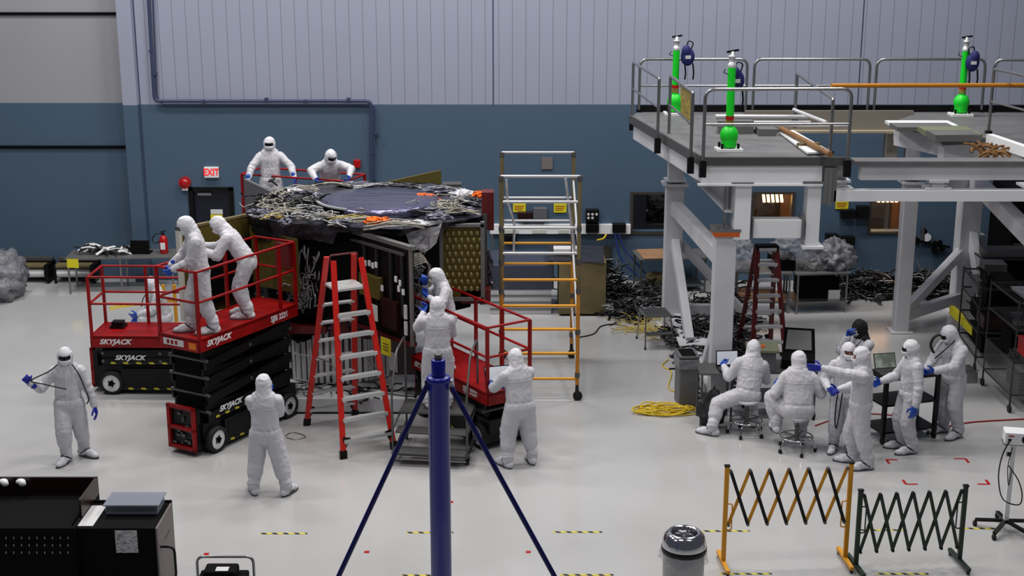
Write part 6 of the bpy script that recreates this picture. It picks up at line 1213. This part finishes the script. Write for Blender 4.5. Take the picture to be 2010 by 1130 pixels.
fill(t, 1.1, 1.35, lv, ((.05, -.35, 1, .7, .5, .28, 'tbox', 'storage_bin', 'red storage bin on the second shelf of the right rack'), (0, .3, 1, .7, .5, .25, 'black2', 'storage_bin', 'black bin behind the red bin on the right rack'), (0, -.3, 0, .8, .6, .35, 'gplastic', 'storage_bin', 'grey bin on the bottom shelf of the right rack'), (.1, -.3, 2, .6, .5, .2, 'olive', 'storage_bin', 'olive case on the third shelf of the right rack'), (0, -.2, 3, .8, .7, .05, 'plastic2', 'tray', 'pale tray on top of the right rack')))
q = MB()
for k in range(22): q.beam((-.55+k*.05, -.69, .3), (-.55+k*.05, -.69, .85), .005, .005)
for k in range(10): q.beam((-.55, -.69, .32+k*.055), (.55, -.69, .32+k*.055), .005, .005)
for k in range(26): q.beam((-.56, -.66+k*.053, .3), (-.56, -.66+k*.053, .85), .005, .005)
for k in range(10): q.beam((-.56, -.67, .32+k*.055), (-.56, .67, .32+k*.055), .005, .005)
q.build('mesh_side', 'galv2', t)
rb = f(1925, 728); lv = [.25, .7, 1.15, 1.5]
t = rack('dark wire rack on casters full of equipment, left of the tall rack', V((rb.x+.35, rb.y+.75, 0)), R(-6), .75, 1.5, 1.55, lv)
fill(t, .75, 1.5, lv, ((0, -.3, 3, .5, .6, .12, 'black2', 'equipment_box', 'flat black box on top of the dark wire rack'), (.05, .35, 3, .4, .4, .22, 'dsteel', 'equipment_box', 'grey instrument on top of the dark wire rack'), (0, -.35, 2, .5, .5, .3, 'black2', 'equipment_box', 'black box on the third shelf of the dark rack'), (0, .3, 2, .5, .5, .28, 'gplastic', 'equipment_box', 'dark grey box at the rear of the third shelf of the dark rack'), (0, -.3, 1, .5, .6, .25, 'maroon', 'equipment_box', 'maroon box on the second shelf of the dark rack'), (0, .3, 1, .5, .5, .3, 'black2', 'equipment_box', 'black box at the rear of the second shelf of the dark rack'), (0, 0, 0, .5, 1.1, .3, 'black2', 'equipment_box', 'long black box on the bottom shelf of the dark rack')))
q = MB(); c = XF[t.name] @ V((-.2, -.45, 1.65)); q.ell(c, (.08, .08, .12)); q.beam(c+V((0, 0, .05)), c+V((-.25, -.1, .2)), .05, .05); q.build('task_lamp', 'black', label='black jointed tool sticking up from the dark wire rack', cat='tool')
MB().bb((f(1893, 752).x, f(1893, 752).y, 0), (f(1918, 752).x, f(1893, 752).y+.45, .2)).build('floor_box', 'galv', label='low grey box with white lid on the floor beside the dark rack', cat='box', bevel=.01)
rc = f(1955, 640); lv = [.3, .9, 1.35]
t = rack('low rear rack with tools and a white tray near the back wall', V((rc.x+.3, rc.y+.5, 0)), 0, 1.3, .9, 1.4, lv, casters=False)
fill(t, 1.3, .9, lv, ((-.1, -.1, 2, .9, .5, .12, 'dsteel', 'equipment_box', 'grey box on top of the low rear rack'), (.1, 0, 1, .9, .6, .28, 'black2', 'equipment_box', 'black box inside the low rear rack'), (0, 0, 0, 1.0, .6, .4, 'black2', 'equipment_box', 'large dark box at the bottom of the low rear rack')))
rd = f(1925, 590); t = thing('dark_cabinet', 'tall black equipment cabinet at the far right of the back wall', 'cabinet', V((11.4, 28.9, 0))); MB().bb((-.95, -.5, .05), (1.6, .9, 2.35)).build('body', 'black2', t, bevel=.01)
for z in (.7, 1.2, 1.7): MB().bb((-.9, -.52, z), (1.5, -.5, z+.02)).build('shelf_edge', 'dsteel', t)
MB().bb((-.7, -.4, 2.35), (.1, .2, 2.4)).build('white_tray', 'white', t)
q = thing('paper_files', 'pair of white binders standing on the shelf right of the right column', 'binders', at(1919, 480, 27.8)); 
for k in range(2): MB().bb((-.12+k*.14, -.1, -.22), (-.02+k*.14, .14, .22)).build('binder', 'cream', q)
t = thing('small_shelf', 'small dark shelf stand below the white binders', 'shelf', V((at(1930, 500, 27.8).x, 27.8, 0))); zz_ = at(1919, 480, 27.8).z-.22; MB().bb((-.3, -.2, zz_-.03), (.45, .3, zz_)).build('top', 'dsteel', t)
for x in (-.27, .42):
    for y in (-.17, .27): MB().cyl((x, y, 0), (x, y, zz_), .02, n=8).build('leg', 'dsteel', t)
# crates seen through the scaffold
y_ = 27.6; t = thing('covered_crate', 'dark blue-grey covered crate seen through the scaffold', 'crate', V((at(1000, 560, y_).x+.4, y_, 0)))
MB().bb((-.78, -.3, .0), (.45, .9, .62)).build('base', 'offwhite', t, bevel=.01); MB().bb((-.8, -.33, .52), (.5, .95, 1.05)).build('cover', 'bluecloth', t, bevel=.03)
for k in range(3): MB().bb((-.8, -.32, .1+k*.14), (.46, -.3, .13+k*.14)).build('slat', 'galv2', t)
MB().bb((-1.3+1.9, -.45, .05), (1.55, .4, 1.12)).build('board', 'tan', label=None, cat=None, parent=t); MB().slab([(.35, -.4, 1.14), (1.5, -.5, 1.12), (1.55, .6, 1.2), (.4, .6, 1.22)], -.03).build('foil_cover', 'foil', t)
MB().box((.75, .0, 1.3), (.5, .3, .06)).build('white_tray', 'paper', t)
